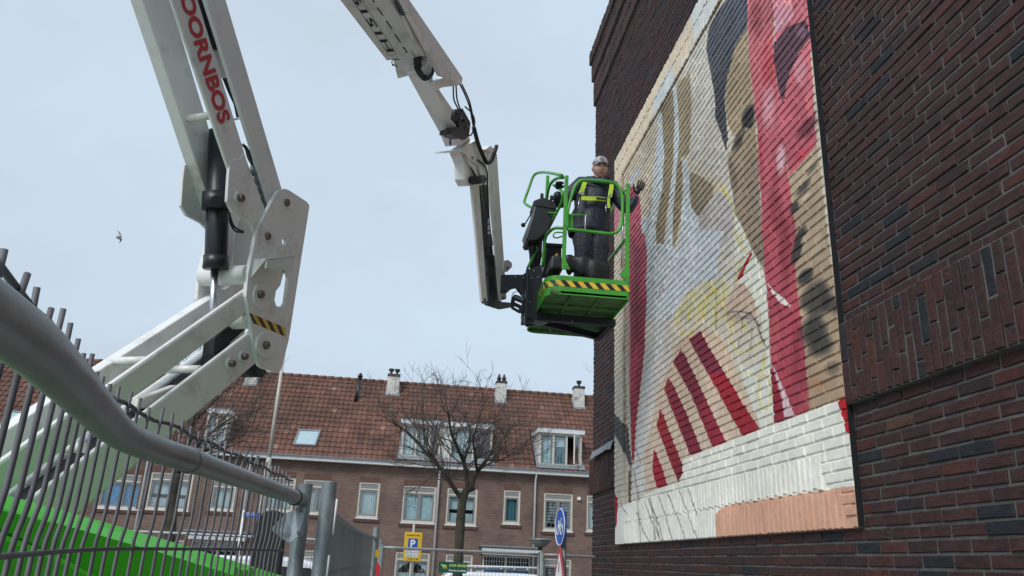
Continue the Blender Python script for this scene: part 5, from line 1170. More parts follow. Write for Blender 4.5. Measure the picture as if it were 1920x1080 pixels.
# ------------------------------------------------------------------ near temporary fence (bent panel beside the camera)
tp = [(0, 603, .128), (107, 692, .128), (161, 747, .130), (228, 813, .134), (295, 843, .138), (355, 862, .140), (410, 882, .142), (485, 908, .146), (563, 936, .15)]
TP = []
for x, y, h in tp:
    d = ray(x, y); q = d*h/d[2]; TP.append(Vector((q[0], q[1], EYE+h)))
TP = [Vector((-.20, -1.05, EYE+.128)), Vector((-.21, -.4, EYE+.128)), Vector((-.235, .1, EYE+.128))]+TP
near = thing('fence_panel', (TP[-1].x, TP[-1].y, 0), 'near bent mesh fence panel with sagging top tube sweeping in from the left', 'fence', 'temporary mesh fence panels')
sp = smooth_path(TP, 8)
b = MB(); b.tube(sp, .0198, 20); b.build('top_tube', M_tube, near)
b = MB(); e = (TP[-1]-TP[-3]).normalized(); q = TP[-1]-e*.09; b.tube([q-e*.002, q+e*.003], .0228, 20); b.build('tube_weld', M_black, near)
b = MB(); e = (TP[-5]-TP[-6]).normalized(); q = TP[-4]+Vector((0, 0, .0)); b.tube([q-e*.003, q+e*.003], .0222, 20); b.build('tube_weld', M_galv, near)
pt = atY(563, 906, TP[-1].y+.01); PXX, PYY = TP[-1].x+.006, TP[-1].y+.03
b = MB(); b.tube([(PXX, PYY, 0), (PXX, PYY, pt.z)], .0215, 18); b.build('post', M_galv, near)
b = MB(); b.tube([(TP[0].x, TP[0].y, 0), (TP[0].x, TP[0].y, EYE+.15)], .0215, 18); b.build('post', M_galv, near)
b = MB(); b.tube([(TP[0].x, TP[0].y, .12), (-.36, .6, .12), (-.37, 1.2, .12), (PXX, PYY, .12)], .0175, 12); b.build('bottom_tube', M_tube, near)
# corner gusset under the tube end
g0 = TP[-1]+Vector((0.03, -.03, -.018)); b = MB()
gpts = [(TP[-1].x+.02, TP[-1].y-.032, EYE+.125), (TP[-1].x-.028, TP[-1].y-.036, EYE+.11), (TP[-1].x-.062, TP[-1].y-.06, EYE+.062), (TP[-1].x-.018, TP[-1].y-.036, EYE+.03), (TP[-1].x+.02, TP[-1].y-.032, EYE+.045)]
b.add(gpts, [(0, 1, 2, 3, 4)]); gq = b.build('corner_gusset', M_bracket, near); s_ = gq.modifiers.new('s', 'SOLIDIFY'); s_.thickness = .004
b = MB(); y_ = TP[-1].y-.036; x0_ = TP[-1].x-.012; b.add([(x0_, y_, EYE+.028), (x0_+.024, y_-.004, EYE+.045), (x0_+.036, y_+.01, EYE+.047), (x0_+.036, y_+.01, EYE+.126), (x0_+.02, y_-.004, EYE+.126), (x0_+.006, y_, EYE+.122)], [(0, 1, 2, 3, 4, 5)]); gq = b.build('clamp_plate', M_bracket, near); s_ = gq.modifiers.new('s', 'SOLIDIFY'); s_.thickness = .004
for dz in (.056, .116):
    b = MB(); b.tube([(x0_+.024, y_-.002, EYE+dz), (x0_+.024, y_-.009, EYE+dz)], .0048, 10); b.build('bolt', M_pin, near)
# mesh: it sits behind the tube, with tips poking above it
arc = [0]
for i in range(1, len(sp)): arc.append(arc[-1]+(Vector((sp[i].x, sp[i].y))-Vector((sp[i-1].x, sp[i-1].y))).length)
def at_arc(s):
    i = next((k for k in range(len(arc)-1) if arc[k+1] >= s), len(arc)-2); f_ = (s-arc[i])/max(arc[i+1]-arc[i], 1e-6); q = sp[i].lerp(sp[i+1], f_); d = sp[i+1]-sp[i]; d.z = 0; d.normalize(); return q, d
s = .02; i = 0; wires = 0; rw = random.Random(4); tops = []; mids = []
mesh_off = .027
while s < arc[-1]-.02:
    q, d = at_arc(s); nrm_ = Vector((-d.y, d.x, 0)); q = q+nrm_*(mesh_off)
    z = q.z; lean = d*rw.uniform(-.004, .004)
    bent = d*(.03 if 1.75 < q.y < 1.95 else 0)
    kz = EYE+.035+rw.uniform(-.006, .006)
    pts = [Vector((q.x, q.y, z+.068+rw.uniform(-.007, .005)))+lean*2+bent, Vector((q.x, q.y, z+.03)), Vector((q.x, q.y, kz+.01)), Vector((q.x, q.y, kz-.008))+nrm_*.0012, Vector((q.x, q.y, kz-.03))+nrm_*.0045, Vector((q.x, q.y, kz-.048))+nrm_*.0055+lean, Vector((q.x, q.y, .12))+nrm_*.0055+lean*4]
    b = MB(); b.tube(pts, .0026, 6); b.build('wire', M_wire, near)
    s += .048
for zoff, r_ in ((.052, .0032), (-.142, .0030), (-.55, .003), (-1.0, .003), (-1.5, .003)):
    b = MB(); pts = []
    for k in range(0, 60):
        q, d = at_arc(arc[-1]*k/59); nrm_ = Vector((-d.y, d.x, 0)); wob = .003*math.sin(k*1.7) if zoff > 0 else 0
        pts.append(Vector((q.x, q.y, q.z+zoff+wob))+nrm_*(mesh_off+(.004 if zoff > 0 else .004)))
    b.tube(pts, r_, 6); b.build('cross_wire', M_wire, near)

def panel(p0, p1, h, label, dens=.03, r=.021, wire_r=.0018, bow=0, wm=None, tr=.9, loc=None, flat_wires=True, toptube=True, post_h=.0):
    p0 = Vector(p0); p1 = Vector(p1); th = thing('fence_panel', (p0.x, p0.y, 0), label, 'fence', 'temporary mesh fence panels')
    d = (p1-p0); Ln = d.length; d.normalize(); nrm_ = Vector((-d.y, d.x, 0))
    def at(s, z): return p0+d*s+nrm_*bow*math.sin(math.pi*s/Ln)+Vector((0, 0, z))
    for s in (0, Ln):
        b = MB(); b.tube([at(s, 0), at(s, h+post_h)], r, 14); b.build('post', M_galv, th)
    for z in ((h-.03, .12) if toptube else (.12,)):
        b = MB(); b.tube([at(Ln*k/12, z) for k in range(13)], r*tr, 12); b.build('top_tube' if z > 1 else 'bottom_tube', M_tube, th)
    b = MB(); s = .03
    while s < Ln-.02: b.tube([at(s, .1)+nrm_*.012, at(s, h-.02)+nrm_*.012], wire_r, 4, caps=False); s += dens
    z = .1
    while z < h-.02: b.tube([at(Ln*k/6, z)+nrm_*.014 for k in range(7)], wire_r*1.2, 4, caps=False); z += .42
    o = b.build('wire_mesh', wm or M_wire, th); o['kind'] = 'stuff'; return th
a = atY(618, 896, 2.32); c = atY(700, 976, 5.6)
p2 = panel((a.x, 2.34, 0), (c.x+.02, 5.75, 0), EYE+.155, 'second mesh fence panel running straight away from the two near posts', .0145, .0215, .0017, post_h=.04, wm=mat('pale_wire', (.32, .36, .38, 1), .5, .3), tr=.45, bow=.03)
for (z0, z1, dx) in ((EYE+.055, EYE+.15, .026), (EYE-.08, EYE+.0, .022)):
    b = MB(); b.tube([(a.x+dx, 2.33, z0), (a.x+dx, 2.33, z1)], .003, 6); b.build('lock_strip', M_signw, p2)
b = MB(); b.box(c.x+.03, c.x+.055, 5.70, 5.72, EYE+.0, EYE+.05); b.build('tag', M_signy, p2)
FY = 10.0
def fx(px): return atY(px, 1035, FY).x
panel((fx(716), FY, 0), (fx(1013), FY+.1, 0), EYE+.148, 'far mesh fence panel crossing in front of the parking sign and houses', .045, .018, .0016)
panel((fx(1021), FY+.1, 0), (fx(1021)+3.4, FY+.35, 0), EYE+.150, 'far mesh fence panel ending behind the dark brick building', .045, .018, .0016)
panel((fx(716)-3.5, FY+.3, 0), (fx(712), FY+.02, 0), EYE+.2, 'far mesh fence panel behind the two near posts and bracket', .045, .018, .0016)
panel((fx(716)-7.05, FY+.7, 0), (fx(716)-3.55, FY+.32, 0), EYE+.2, 'far mesh fence panel behind the green cowl at left', .045, .018, .0016)

# ------------------------------------------------------------------ signs, lamp, street things
def disc(b, c, nrm_, up, rx, ry, th, n=28, mi=0):
    nrm_ = Vector(nrm_).normalized(); x = Vector(up).cross(nrm_).normalized(); y = nrm_.cross(x)
    b.prism([Vector(c)+x*rx*math.cos(2*math.pi*i/n)+y*ry*math.sin(2*math.pi*i/n) for i in range(n)], nrm_*th, mi)
# bicycle sign, seen at a steep angle
c = atY(1050, 988, 9.0); nb_ = Vector((-.99, -.085, 0)).normalized(); xb = Vector((0, 0, 1)).cross(nb_).normalized(); Rb = .205
bs = thing('bicycle_path_sign', (c.x+.05, 9.02, 0), 'round blue bicycle path sign on a post, above a red triangle', 'traffic sign')
b = MB(); disc(b, c, nb_, (0, 0, 1), Rb, Rb, -.02); b.build('sign_plate', M_blue, bs, .003)
b = MB(); b.tube([c+nb_*.002+(xb*math.cos(a*math.pi/16)+Vector((0, 0, 1))*math.sin(a*math.pi/16))*Rb*.95 for a in range(33)], .006, 6, caps=False); b.build('rim', M_signw, bs)
def bl(pts, r=.006): 
    b = MB(); b.tube([c+nb_*.003+xb*x+Vector((0, 0, z)) for x, z in pts], r, 6); return b.build('bicycle_symbol', M_signw, bs)
for cx in (-.075, .075): bl([(cx+.052*math.cos(a*math.pi/8), -.03+.052*math.sin(a*math.pi/8)) for a in range(17)], .005)
bl([(-.075, -.03), (-.04, .05), (.055, .05), (0, -.03), (-.075, -.03)]); bl([(0, -.03), (-.04, .06)]); bl([(.075, -.03), (.05, .08), (.075, .09)]); bl([(-.06, .065), (-.02, .065)])
b = MB(); q = c-nb_*.05; b.tube([(q.x, q.y, 0), (q.x, q.y, c.z+.17)], .026, 14); b.build('post', M_galv, bs)
# triangle sign below
ct = atY(1046, 1052, 8.9); ts = thing('warning_triangle_sign', (q.x, q.y, ct.z-.2), 'red bordered white triangle sign below the bicycle sign', 'traffic sign')
hT = .40; zt = atY(1050, 1021, 8.98).z; cc = Vector((c.x, c.y, 0))
T3 = lambda s, mi_, off_: [cc+nb_*off_+Vector((0, 0, zt-hT*(1-s)*.66)), cc+nb_*off_-xb*.23*s+Vector((0, 0, zt-hT*(.66+.34*s))), cc+nb_*off_+xb*.23*s+Vector((0, 0, zt-hT*(.66+.34*s)))]
b = MB(); b.prism(T3(1, 0, 0), -nb_*.012); b.build('sign_plate', M_signr, ts, .004)
b = MB(); b.prism(T3(.66, 0, .001), nb_*.002); b.build('sign_field', M_signw, ts)
b = MB(); z_ = zt-hT*.72; b.prism([cc+nb_*.0035+xb*x+Vector((0, 0, z_+z)) for x, z in ((-.014, .0), (.014, 0), (.014, .11), (-.014, .11))], nb_*.001); b.build('sign_symbol', M_black, ts)
# lamp
lx = atY(1013, 1020, 14); lp = thing('street_lamp', (lx.x, 14, 0), 'small post-top street lamp with flat dish hood behind the fence', 'street lamp')
b = MB(); b.tube([(lx.x, 14, 0), (lx.x, 14, lx.z-.10)], .035, 12); b.build('post', M_pole, lp)
b = MB(); b.tube([(lx.x, 14, lx.z-.10), (lx.x, 14, lx.z-.04)], .04, 12); b.build('collar', M_black, lp)
b = MB(); b.tube([(lx.x, 14, lx.z-.05), (lx.x, 14, lx.z+.02), (lx.x, 14, lx.z+.055)], [.07, .16, .185], 20); b.build('diffuser', mat('frosted_diffuser', (.3, .33, .28, 1), .4), lp)
b = MB(); b.tube([(lx.x, 14, lx.z+.055), (lx.x, 14, lx.z+.075), (lx.x, 14, lx.z+.09)], [.2, .2, .12], 20); b.build('hood', M_galv, lp)
# parking sign
PSY = 17.0; s0 = atY(757, 1001, PSY); s1 = atY(790, 1048, PSY); pc = atY(773, 1025, PSY)
ps = thing('parking_sign', (pc.x, PSY+.05, 0), 'yellow parking notice board with a blue P on a thin post', 'parking sign')
wS, hS = .36, .56; z0 = pc.z-hS/2; x0 = pc.x-wS/2+.01
b = MB(); b.box(x0, x0+wS, PSY, PSY+.02, z0, z0+hS); b.build('board', M_signy, ps, .01)
b = MB(); b.box(x0+.03, x0+.22+.06, PSY-.004, PSY, z0+.235, z0+.43) if False else b.box(x0+.08, x0+.275, PSY-.004, PSY, z0+.24, z0+.44); b.build('blue_field', M_blue, ps)
text('P', (x0+.128, PSY-.006, z0+.265), (1, 0, 0), (0, 0, 1), .15, M_signw, ps, width=.10, bold=.03, nrm=(0, -1, 0))
b = MB(); b.box(x0+.05, x0+.30, PSY-.004, PSY, z0+.085, z0+.225); b.build('notice', M_signw, ps)
for k in range(4):
    b = MB()
    for j in range(7): b.box(x0+.06+j*.033, x0+.06+j*.033+random.uniform(.015, .028), PSY-.006, PSY-.004, z0+.10+k*.032, z0+.112+k*.032)
    o = b.build('small_print', mat('print_grey', (.12, .13, .2, 1), .6), ps); o['kind'] = 'stuff'
b = MB()
for j in range(8): b.box(x0+.05+j*.033, x0+.05+j*.033+random.uniform(.015, .03), PSY-.004, PSY-.002, z0+.49, z0+.508)
for j in range(5): b.box(x0+.11+j*.022, x0+.11+j*.022+.016, PSY-.004, PSY-.002, z0+.035, z0+.05)
o = b.build('small_print', M_ink, ps); o['kind'] = 'stuff'
b = MB(); b.prism([(x0+.25, PSY-.004, z0+.038), (x0+.28, PSY-.004, z0+.038), (x0+.28, PSY-.004, z0+.03), (x0+.31, PSY-.004, z0+.043), (x0+.28, PSY-.004, z0+.056), (x0+.28, PSY-.004, z0+.048), (x0+.25, PSY-.004, z0+.048)], (0, .003, 0)); b.build('arrow', M_ink, ps)
b = MB(); b.tube([(pc.x, PSY+.045, 0), (pc.x, PSY+.045, atY(776, 983, PSY).z)], .022, 12); b.build('post', M_pole, ps)
# green board on the fence
gb0 = atY(823, 1056, 9.95); gb1 = atY(875, 1072, 9.98); gz = (gb0.z+gb1.z)/2
gs = thing('green_banner_board', ((gb0.x+gb1.x)/2, 9.96, gz-.06), 'small dark green board with lime emblem and lettering on the far fence', 'sign')
b = MB(); b.box(gb0.x, gb1.x, 9.955, 9.965, gz-.062, gz+.062); b.build('board', M_dgreen, gs)
for k in range(3):
    b = MB(); cx, cz = gb0.x+.03+k*.018, gz-.02; b.tube(smooth_path([(cx-.005+k*.004, 9.952, cz+.045-k*.002), (cx+.02, 9.952, cz+.034), (cx+.032, 9.952, cz-.005)], 4), [.001]+[.006]*6+[.003]*2, 5); b.build('emblem', M_lime, gs)
text('DOOR VERMEER', (gb0.x+.125, 9.953, gz+.010), (1, 0, 0), (0, 0, 1), .026, M_lime, gs, width=.205, bold=.02, nrm=(0, -1, 0))
text('Bomen en advies', (gb0.x+.125, 9.953, gz-.042), (1, 0, 0), (0, 0, 1), .022, M_signw, gs, width=.20, bold=.02, nrm=(0, -1, 0))
# street name sign, white leaning pole of the lamp post at left
sx0, sx1 = atY(457, 962, 12), atY(485, 970, 12); sn_ = thing('street_name_sign', (sx0.x, 12, 0), 'small blue street name plate on a thin white post, behind the near fence', 'street sign')
b = MB(); b.box(sx0.x, sx1.x, 11.99, 12.0, sx1.z-.01, sx0.z+.015); b.build('name_plate', M_blue, sn_)
text('PO 61 NB', (sx0.x+.03, 11.985, sx1.z+.012), (1, 0, 0), (0, 0, 1), .05, M_signw, sn_, width=sx1.x-sx0.x-.06, nrm=(0, -1, 0))
b = MB(); b.tube([(sx0.x, 12.03, 0), (sx0.x, 12.03, sx0.z+.04)], .022, 10); b.build('post', M_signw, sn_)
# black round-topped panel behind the fence
bc = atY(504, 1010, 4.7); bt = atY(507, 955, 4.7); bp_ = thing('black_rounded_panel', (bc.x, 4.7, 0), 'tall black round topped panel standing behind the near mesh fence', 'panel')
w_ = .085; b = MB(); prof = [(-w_, 0.4), (w_, .4)]+[(w_*math.cos(a*math.pi/14), bt.z-w_+w_*math.sin(a*math.pi/14)*1.0) for a in range(15)]
b.prism([(bc.x+x, 4.7, z) for x, z in prof], (0, .05, 0)); b.build('panel_face', M_rub, bp_, .01)
b = MB(); b.tube([(bc.x, 4.76, 0), (bc.x, 4.76, .9)], .03, 12); b.build('stand', M_black, bp_)
# small grey CCTV-like clamp tubes and red white barrier beyond the second panel
rb = atY(706, 1062, 6.4); bd = thing('warning_beacon', (rb.x+.01, 6.4, 0), 'red and white striped beacon just past the second fence panel', 'traffic beacon')
for k in range(8):
    b = MB(); z = rb.z+.06-k*.16; b.prism([(rb.x-.02, 6.4, z), (rb.x+.03, 6.4, z-.06), (rb.x+.03, 6.4, z-.22), (rb.x-.02, 6.4, z-.16)], (0, .03, 0)); b.build('stripe', M_signr if k % 2 == 0 else M_signw, bd)
b = MB(); b.box(rb.x-.1, rb.x+.13, 6.3, 6.55, 0, .12); b.build('foot', M_rub, bd)

# ------------------------------------------------------------------ vans
def van(x, y, topz, name_label, mt, rack, ln=5.2, flip=1):
    v = thing('parked_van', (x, y, 0), name_label, 'van'); wd = 1.9; k = topz/2.0
    prof = [(-ln/2, .45), (ln/2-.05, .45), (ln/2, .75), (ln/2-.1, 1.05*k), (ln/2-.95, 1.2*k), (ln/2-1.75, 1.88*k), (ln/2-2.1, 2.0*k-.02), (0, 2.0*k), (-ln/2+.25, 1.97*k), (-ln/2+.06, 1.7*k)]
    b = MB(); b.prism([(x+flip*px_, y, z) for px_, z in prof], (0, wd, 0)); body = b.build('body', mt, v, .09)
    b = MB(); b.prism([(x+flip*px_, y-.012, z) for px_, z in ((ln/2-1.2, 1.2*k), (ln/2-1.78, 1.72*k), (ln/2-2.6, 1.74*k), (ln/2-2.6, 1.2*k))], (0, .02, 0)); b.build('side_window', mat('dark_glass', (.02, .025, .03, 1), .1), v)
    for px_ in (-ln/2+.95, ln/2-.95):
        b = MB(); b.tube([(x+flip*px_, y-.02, .34), (x+flip*px_, y+.2, .34)], .34, 24); wl = b.build('wheel', M_rub, v); b = MB(); b.tube([(x+flip*px_, y-.03, .34), (x+flip*px_, y+.02, .34)], .2, 16); b.build('rim', M_galv, wl)
    if rack:
        b = MB(); z = topz+.10
        b.tube([(x-ln/2+.5, y+1.6, z), (x-ln/2+.5, y+.25, z), (x+ln/2-2.2, y+.25, z), (x+ln/2-2.2, y+1.6, z), (x-ln/2+.5, y+1.6, z)], .02, 8)
        rk = b.build('roof_rack', M_galv, v)
        for i in range(7):
            b = MB(); xx = x-ln/2+.6+i*.42; b.bar((xx, y+.2, z+.03), (xx+.18, y+1.65, z+.03), .05, .03); b.build('rack_slat', M_signw, rk)
        b = MB(); b.tube([(x-ln/2+.5, y+.2, z+.05), (x+ln/2-2.1, y+.2, z+.09)], .03, 8); b.build('ladder_rail', M_signw, rk)
    return v
vz = atY(980, 1076, 25.5).z; vx = atY(985, 1076, 25.5).x
van(vx, 25.5, vz, 'white van with a roof rack parked before the canopy door', M_van, True)
vz2 = atY(575, 1046, 22).z; vx2 = atY(590, 1046, 22).x
van(vx2-.6, 22, vz2, 'white van seen between the near fence posts', M_van, False, 4.6)

# ------------------------------------------------------------------ gull
gp = atY(224, 444, 30); gl = thing('gull', tuple(gp), 'gull flying alone in the grey sky at left', 'bird')
gl_r = Matrix.Rotation(.15, 4, 'Y'); s = 1.0
def G(x, y, z): return gp+Vector((x, y, z))*.19
b = MB(); b.tube([G(-.75, 0, -.02), G(-.5, 0, -.03), G(-.2, 0, 0), G(.1, 0, 0), G(.32, 0, .02), G(.48, 0, .05)], [.02, .07, .10, .11, .06, .015], 10); b.build('body', M_gullw, gl)
b = MB(); b.prism([G(.12, 0, .06), G(.28, -.1, .55), G(-.02, -.3, .82), G(-.55, -.5, 1.25), G(-.18, -.3, .72), G(-.08, -.1, .45), G(-.16, 0, .06)], (0, .02, 0)); b.build('wing', M_gull, gl)
b = MB(); b.prism([G(.16, 0, -.04), G(.52, .2, -.48), G(.30, .4, -.75), G(-.08, .6, -1.18), G(.10, .4, -.75), G(.18, .2, -.45), G(-.14, 0, -.06)], (0, .02, 0)); b.build('wing', M_gull, gl)

# ------------------------------------------------------------------ the painter in the basket
pr = thing('person', (1.66, 7.45, BZ+.05), 'person in grey cap, dark jacket and yellow harness standing in the lift basket', 'person')
def PP(x, y, Y=7.45): return atY(x, y, Y)
def skin_body(name, nodes, edges, mt, root=0, sub=2, smooth=True, parent=None):
    me = bpy.data.meshes.new(name); o_ = ORI[parent or pr]; me.from_pydata([tuple(Vector(n_[0])-o_) for n_ in nodes], edges, []); ob = bpy.data.objects.new(name, me); COL.objects.link(ob)
    md = ob.modifiers.new('skin', 'SKIN'); md.use_smooth_shade = True
    sv = me.skin_vertices[0].data if me.skin_vertices else None
    if sv is None:
        bpy.context.view_layer.objects.active = ob; ob.select_set(True); me.attributes  # skin layer
        import bmesh
        bm = bmesh.new(); bm.from_mesh(me); lay = bm.verts.layers.skin.verify()
        for i, v in enumerate(bm.verts): v[lay].radius = nodes[i][1] if hasattr(nodes[i][1], '__len__') else (nodes[i][1], nodes[i][1]); v[lay].use_root = (i == root)
        bm.to_mesh(me); bm.free()
    else:
        for i, v in enumerate(sv): v.radius = nodes[i][1] if hasattr(nodes[i][1], '__len__') else (nodes[i][1], nodes[i][1]); v.use_root = (i == root)
    ss = ob.modifiers.new('sub', 'SUBSURF'); ss.levels = sub; ss.render_levels = sub
    dg = bpy.context.evaluated_depsgraph_get(); dg.update(); m2 = bpy.data.meshes.new_from_object(ob.evaluated_get(dg)); bpy.data.objects.remove(ob)
    m2.materials.clear(); m2.materials.append(mt); m2.polygons.foreach_set('use_smooth', [True]*len(m2.polygons))
    ob = bpy.data.objects.new(name, m2); COL.objects.link(ob); ob.parent = parent or pr; ORI[ob] = o_; return ob
fz = BZ+.05
hipC = Vector((1.60, 7.5, fz+.93)); neck = Vector((1.69, 7.46, fz+1.43))
shR, shL = Vector((1.515, 7.46, fz+1.355)), Vector((1.86, 7.47, fz+1.355))      # image left / image right
handR = PP(1046, 349, 7.32); elR = PP(1043, 384, 7.5)+Vector((0.02, 0, 0)); elL = PP(1178, 398, 7.40); wrL = PP(1194, 365, 7.32)
kR, kL = Vector((1.55, 7.44, fz+.50)), Vector((1.70, 7.46, fz+.50)); aR, aL = Vector((1.53, 7.5, fz+.09)), Vector((1.73, 7.5, fz+.09))
nodes = [(hipC, (.165, .13)), (hipC+Vector((.03, -.005, .16)), (.172, .135)), (hipC+Vector((.065, -.02, .33)), (.19, .145)), (neck+Vector((-.005, .0, -.08)), (.125, .10)), (neck, .068), (neck+Vector((0, -.01, .06)), .06),
         (shR, .095), (elR, .070), (handR+Vector((-.0, .01, -.06)), .045), (shL, .095), (elL, .068), (wrL, .042),
         (hipC+Vector((-.085, 0, -.06)), .115), (kR, .085), (aR, .05), (hipC+Vector((.085, 0, -.06)), .115), (kL, .085), (aL, .05), (aR+Vector((0, -.14, -.05)), .04), (aL+Vector((.02, -.14, -.05)), .04)]
edges = [(0, 1), (1, 2), (2, 3), (3, 4), (4, 5), (3, 6), (6, 7), (7, 8), (3, 9), (9, 10), (10, 11), (0, 12), (12, 13), (13, 14), (0, 15), (15, 16), (16, 17), (14, 18), (17, 19)]
body = skin_body('body', nodes, edges, M_jack, 0, 2)
# trousers take over below the jacket hem
body.data.materials.append(M_pants); body.data.materials.append(M_rub)
hemz = (hipC.z-.10)-ORI[body].z
for f_ in body.data.polygons:
    z = f_.center.z
    if z < hemz: f_.material_index = 1
    if z < aR.z+.03-ORI[body].z: f_.material_index = 2
tx_n = bpy.data.textures.new('cloth', 'CLOUDS'); tx_n.noise_scale = .09
dm = body.modifiers.new('folds', 'DISPLACE'); dm.texture = tx_n; dm.strength = .022; dm.mid_level = .5
# jacket skirt over the hips and cuffs
def loft(rings, mt, name, parent=None):
    b = MB(); n = len(rings[0]); vs = [q for r_ in rings for q in r_]; fs = []
    for i in range(len(rings)-1):
        for j in range(n): fs.append((i*n+j, i*n+(j+1) % n, (i+1)*n+(j+1) % n, (i+1)*n+j))
    b.add(vs, fs, True); o = b.build(name, mt, parent or pr); m_ = o.modifiers.new('s', 'SOLIDIFY'); m_.thickness = .006; return o
def oval(c, rx, ry, wav=0., ph=0., n=28): return [c+Vector((math.cos(2*math.pi*k/n)*(rx+wav*math.sin(5*2*math.pi*k/n+ph)), math.sin(2*math.pi*k/n)*(ry+wav*math.sin(4*2*math.pi*k/n+ph)), wav*.6*math.sin(3*2*math.pi*k/n))) for k in range(n)]
loft([oval(hipC+Vector((.06, -.01, .40)), .185, .135, .004), oval(hipC+Vector((.055, -.015, .30)), .205, .155, .009, 1), oval(hipC+Vector((.04, -.01, .18)), .185, .15, .012, 2), oval(hipC+Vector((.02, 0, .06)), .205, .16, .012, .5), oval(hipC+Vector((.005, 0, -.10)), .215, .165, .016, 1.7), oval(hipC+Vector((.0, 0, -.15)), .20, .155, .014, 1.9)], M_jack, 'jacket')
for (kk, aa, nm) in ((kR, aR, 1.0), (kL, aL, 2.2)):
    loft([oval(kk+Vector((0, .01, .30)), .105, .105, .006, nm), oval(kk+Vector((0, -.01, .12)), .10, .10, .008, nm+1), oval(kk, .092, .095, .010, nm+2), oval(kk+Vector((0, .02, -.16)), .085, .088, .009, nm+3), oval(aa+Vector((0, 0, .06)), .085, .088, .010, nm+4)], M_pants, 'trouser_leg')
b = MB(); q = hipC+Vector((.045, -.165, 0)); b.tube([q+Vector((0, 0, .40)), q+Vector((.0, -.005, .2)), q+Vector((-.03, -.012, -.12))], .0035, 6); b.build('jacket_zip', M_black, pr)
# head: one sculpted surface
hc = PP(1124.5, 316, 7.38); 
def head_mesh():
    seg, rg = 40, 30; vs, fs = [], []
    for i in range(rg+1):
        th = math.pi*i/rg
        for j in range(seg):
            a = 2*math.pi*j/seg; x, y, z = math.sin(th)*math.cos(a), math.sin(th)*math.sin(a), math.cos(th)
            X_, Y_, Z_ = x*.076, y*.097, z*.120
            if z < 0: k_ = 1-.30*(-z)**1.6; X_ *= k_; Y_ *= (1-.10*(-z)) if y < 0 else k_
            if y < 0:
                f_ = max(0, -y)
                g_ = lambda cx, cz, sx, sz: math.exp(-((X_-cx)/sx)**2-((Z_-cz)/sz)**2)
                Y_ -= f_*(.024*g_(0, -.018, .011, .022)+.010*g_(0, .01, .008, .02)+.008*g_(0, -.055, .022, .008)+.012*g_(0, -.098, .022, .016)+.007*g_(.034, -.03, .016, .018)+.007*g_(-.034, -.03, .016, .018)+.006*g_(0, .036, .04, .01))
                Y_ += f_*(.010*g_(.028, .014, .014, .009)+.010*g_(-.028, .014, .014, .009)+.005*g_(0, -.070, .028, .004)+.003*g_(0, -.047, .03, .004))
            vs.append(hc+Vector((X_, Y_, Z_)))
    for i in range(rg):
        for j in range(seg): fs.append((i*seg+j, (i+1)*seg+j, (i+1)*seg+(j+1) % seg, i*seg+(j+1) % seg))
    return vs, fs
vs, fs = head_mesh(); b = MB(); b.add(vs, fs, True); hd = b.build('head', M_skin, pr)
for sx in (-1, 1):
    b = MB(); b.ball(hc+Vector((sx*.076, .008, -.004)), (.012, .020, .030), 10, 8); b.build('ear', M_skin, hd)
    b = MB(); b.tube([hc+Vector((sx*(.016+.006*k), -.0865+abs(k-2)*.0015, .013+.0025*math.sin(k*math.pi/4))) for k in range(5)], [.001, .0035, .0045, .0035, .001], 6); b.build('eye', M_dark, hd)
    b = MB(); b.tube([hc+Vector((sx*(.012+.009*k), -.0915+abs(k-1)*.003, .031+.003*math.sin(k*math.pi/3))) for k in range(4)], [.003, .005, .0045, .002], 6); b.build('eyebrow', M_hair, hd)
b = MB(); b.tube([hc+Vector((x, -.094+abs(x)*.35, -.060+abs(x)**2*9)) for x in (-.028, -.018, -.008, 0, .008, .018, .028)], [.001, .0035, .005, .005, .005, .0035, .001], 8); b.build('mouth', M_lip, hd)
b = MB(); b.ball(hc+Vector((0, .026, .008)), (.0755, .082, .09), 20, 14); b.build('hair', M_hair, hd)
# cap
vs, fs = [], []; seg, rg = 28, 9; cc = hc+Vector((0, .002, .048))
for i in range(rg+1):
    th = math.pi/2*i/rg
    for j in range(seg): a = 2*math.pi*j/seg; vs.append(cc+Vector((math.sin(th)*math.cos(a)*.084, math.sin(th)*math.sin(a)*.102, math.cos(th)*.086)))
for i in range(rg):
    for j in range(seg): fs.append((i*seg+j, (i+1)*seg+j, (i+1)*seg+(j+1) % seg, i*seg+(j+1) % seg))
fs.append(tuple(rg*seg+j for j in range(seg))[::-1]); b = MB(); b.add(vs, fs, True); cp = b.build('cap', M_cap, pr)
b = MB(); vs = []; fs = []; n = 12
for k in range(n+1):
    a = math.pi+math.pi*k/n; x = math.cos(a); y = math.sin(a)
    vs += [cc+Vector((x*.080, y*.098, .002-.01*abs(x))), cc+Vector((x*.076, y*.150-.012*(1-abs(x)), -.006-.026*x*x+.004)), cc+Vector((x*.076, y*.150-.012*(1-abs(x)), -.011-.026*x*x+.004)), cc+Vector((x*.080, y*.098, -.003-.01*abs(x)))]
for k in range(n):
    for q in range(4): fs.append((k*4+q, k*4+(q+1) % 4, k*4+4+(q+1) % 4, k*4+4+q))
b.add(vs, fs, True); b.build('peak', M_cap, cp)
be = Vector((-.004, -.0965, .038)); b = MB(); disc(b, cc+be, (0, -1, .42), (0, 0, 1), .022, .022, .003, 20); em = b.build('cap_emblem', mat('emblem_dark', (.05, .07, .09, 1), .8), cp)
eu = Vector((0, .39, .92)).normalized(); b = MB(); disc(b, cc+be+Vector((0, -.0032, .0012)), (0, -1, .42), (0, 0, 1), .0165, .0165, .001, 20); b.build('emblem_field', M_cap, em)
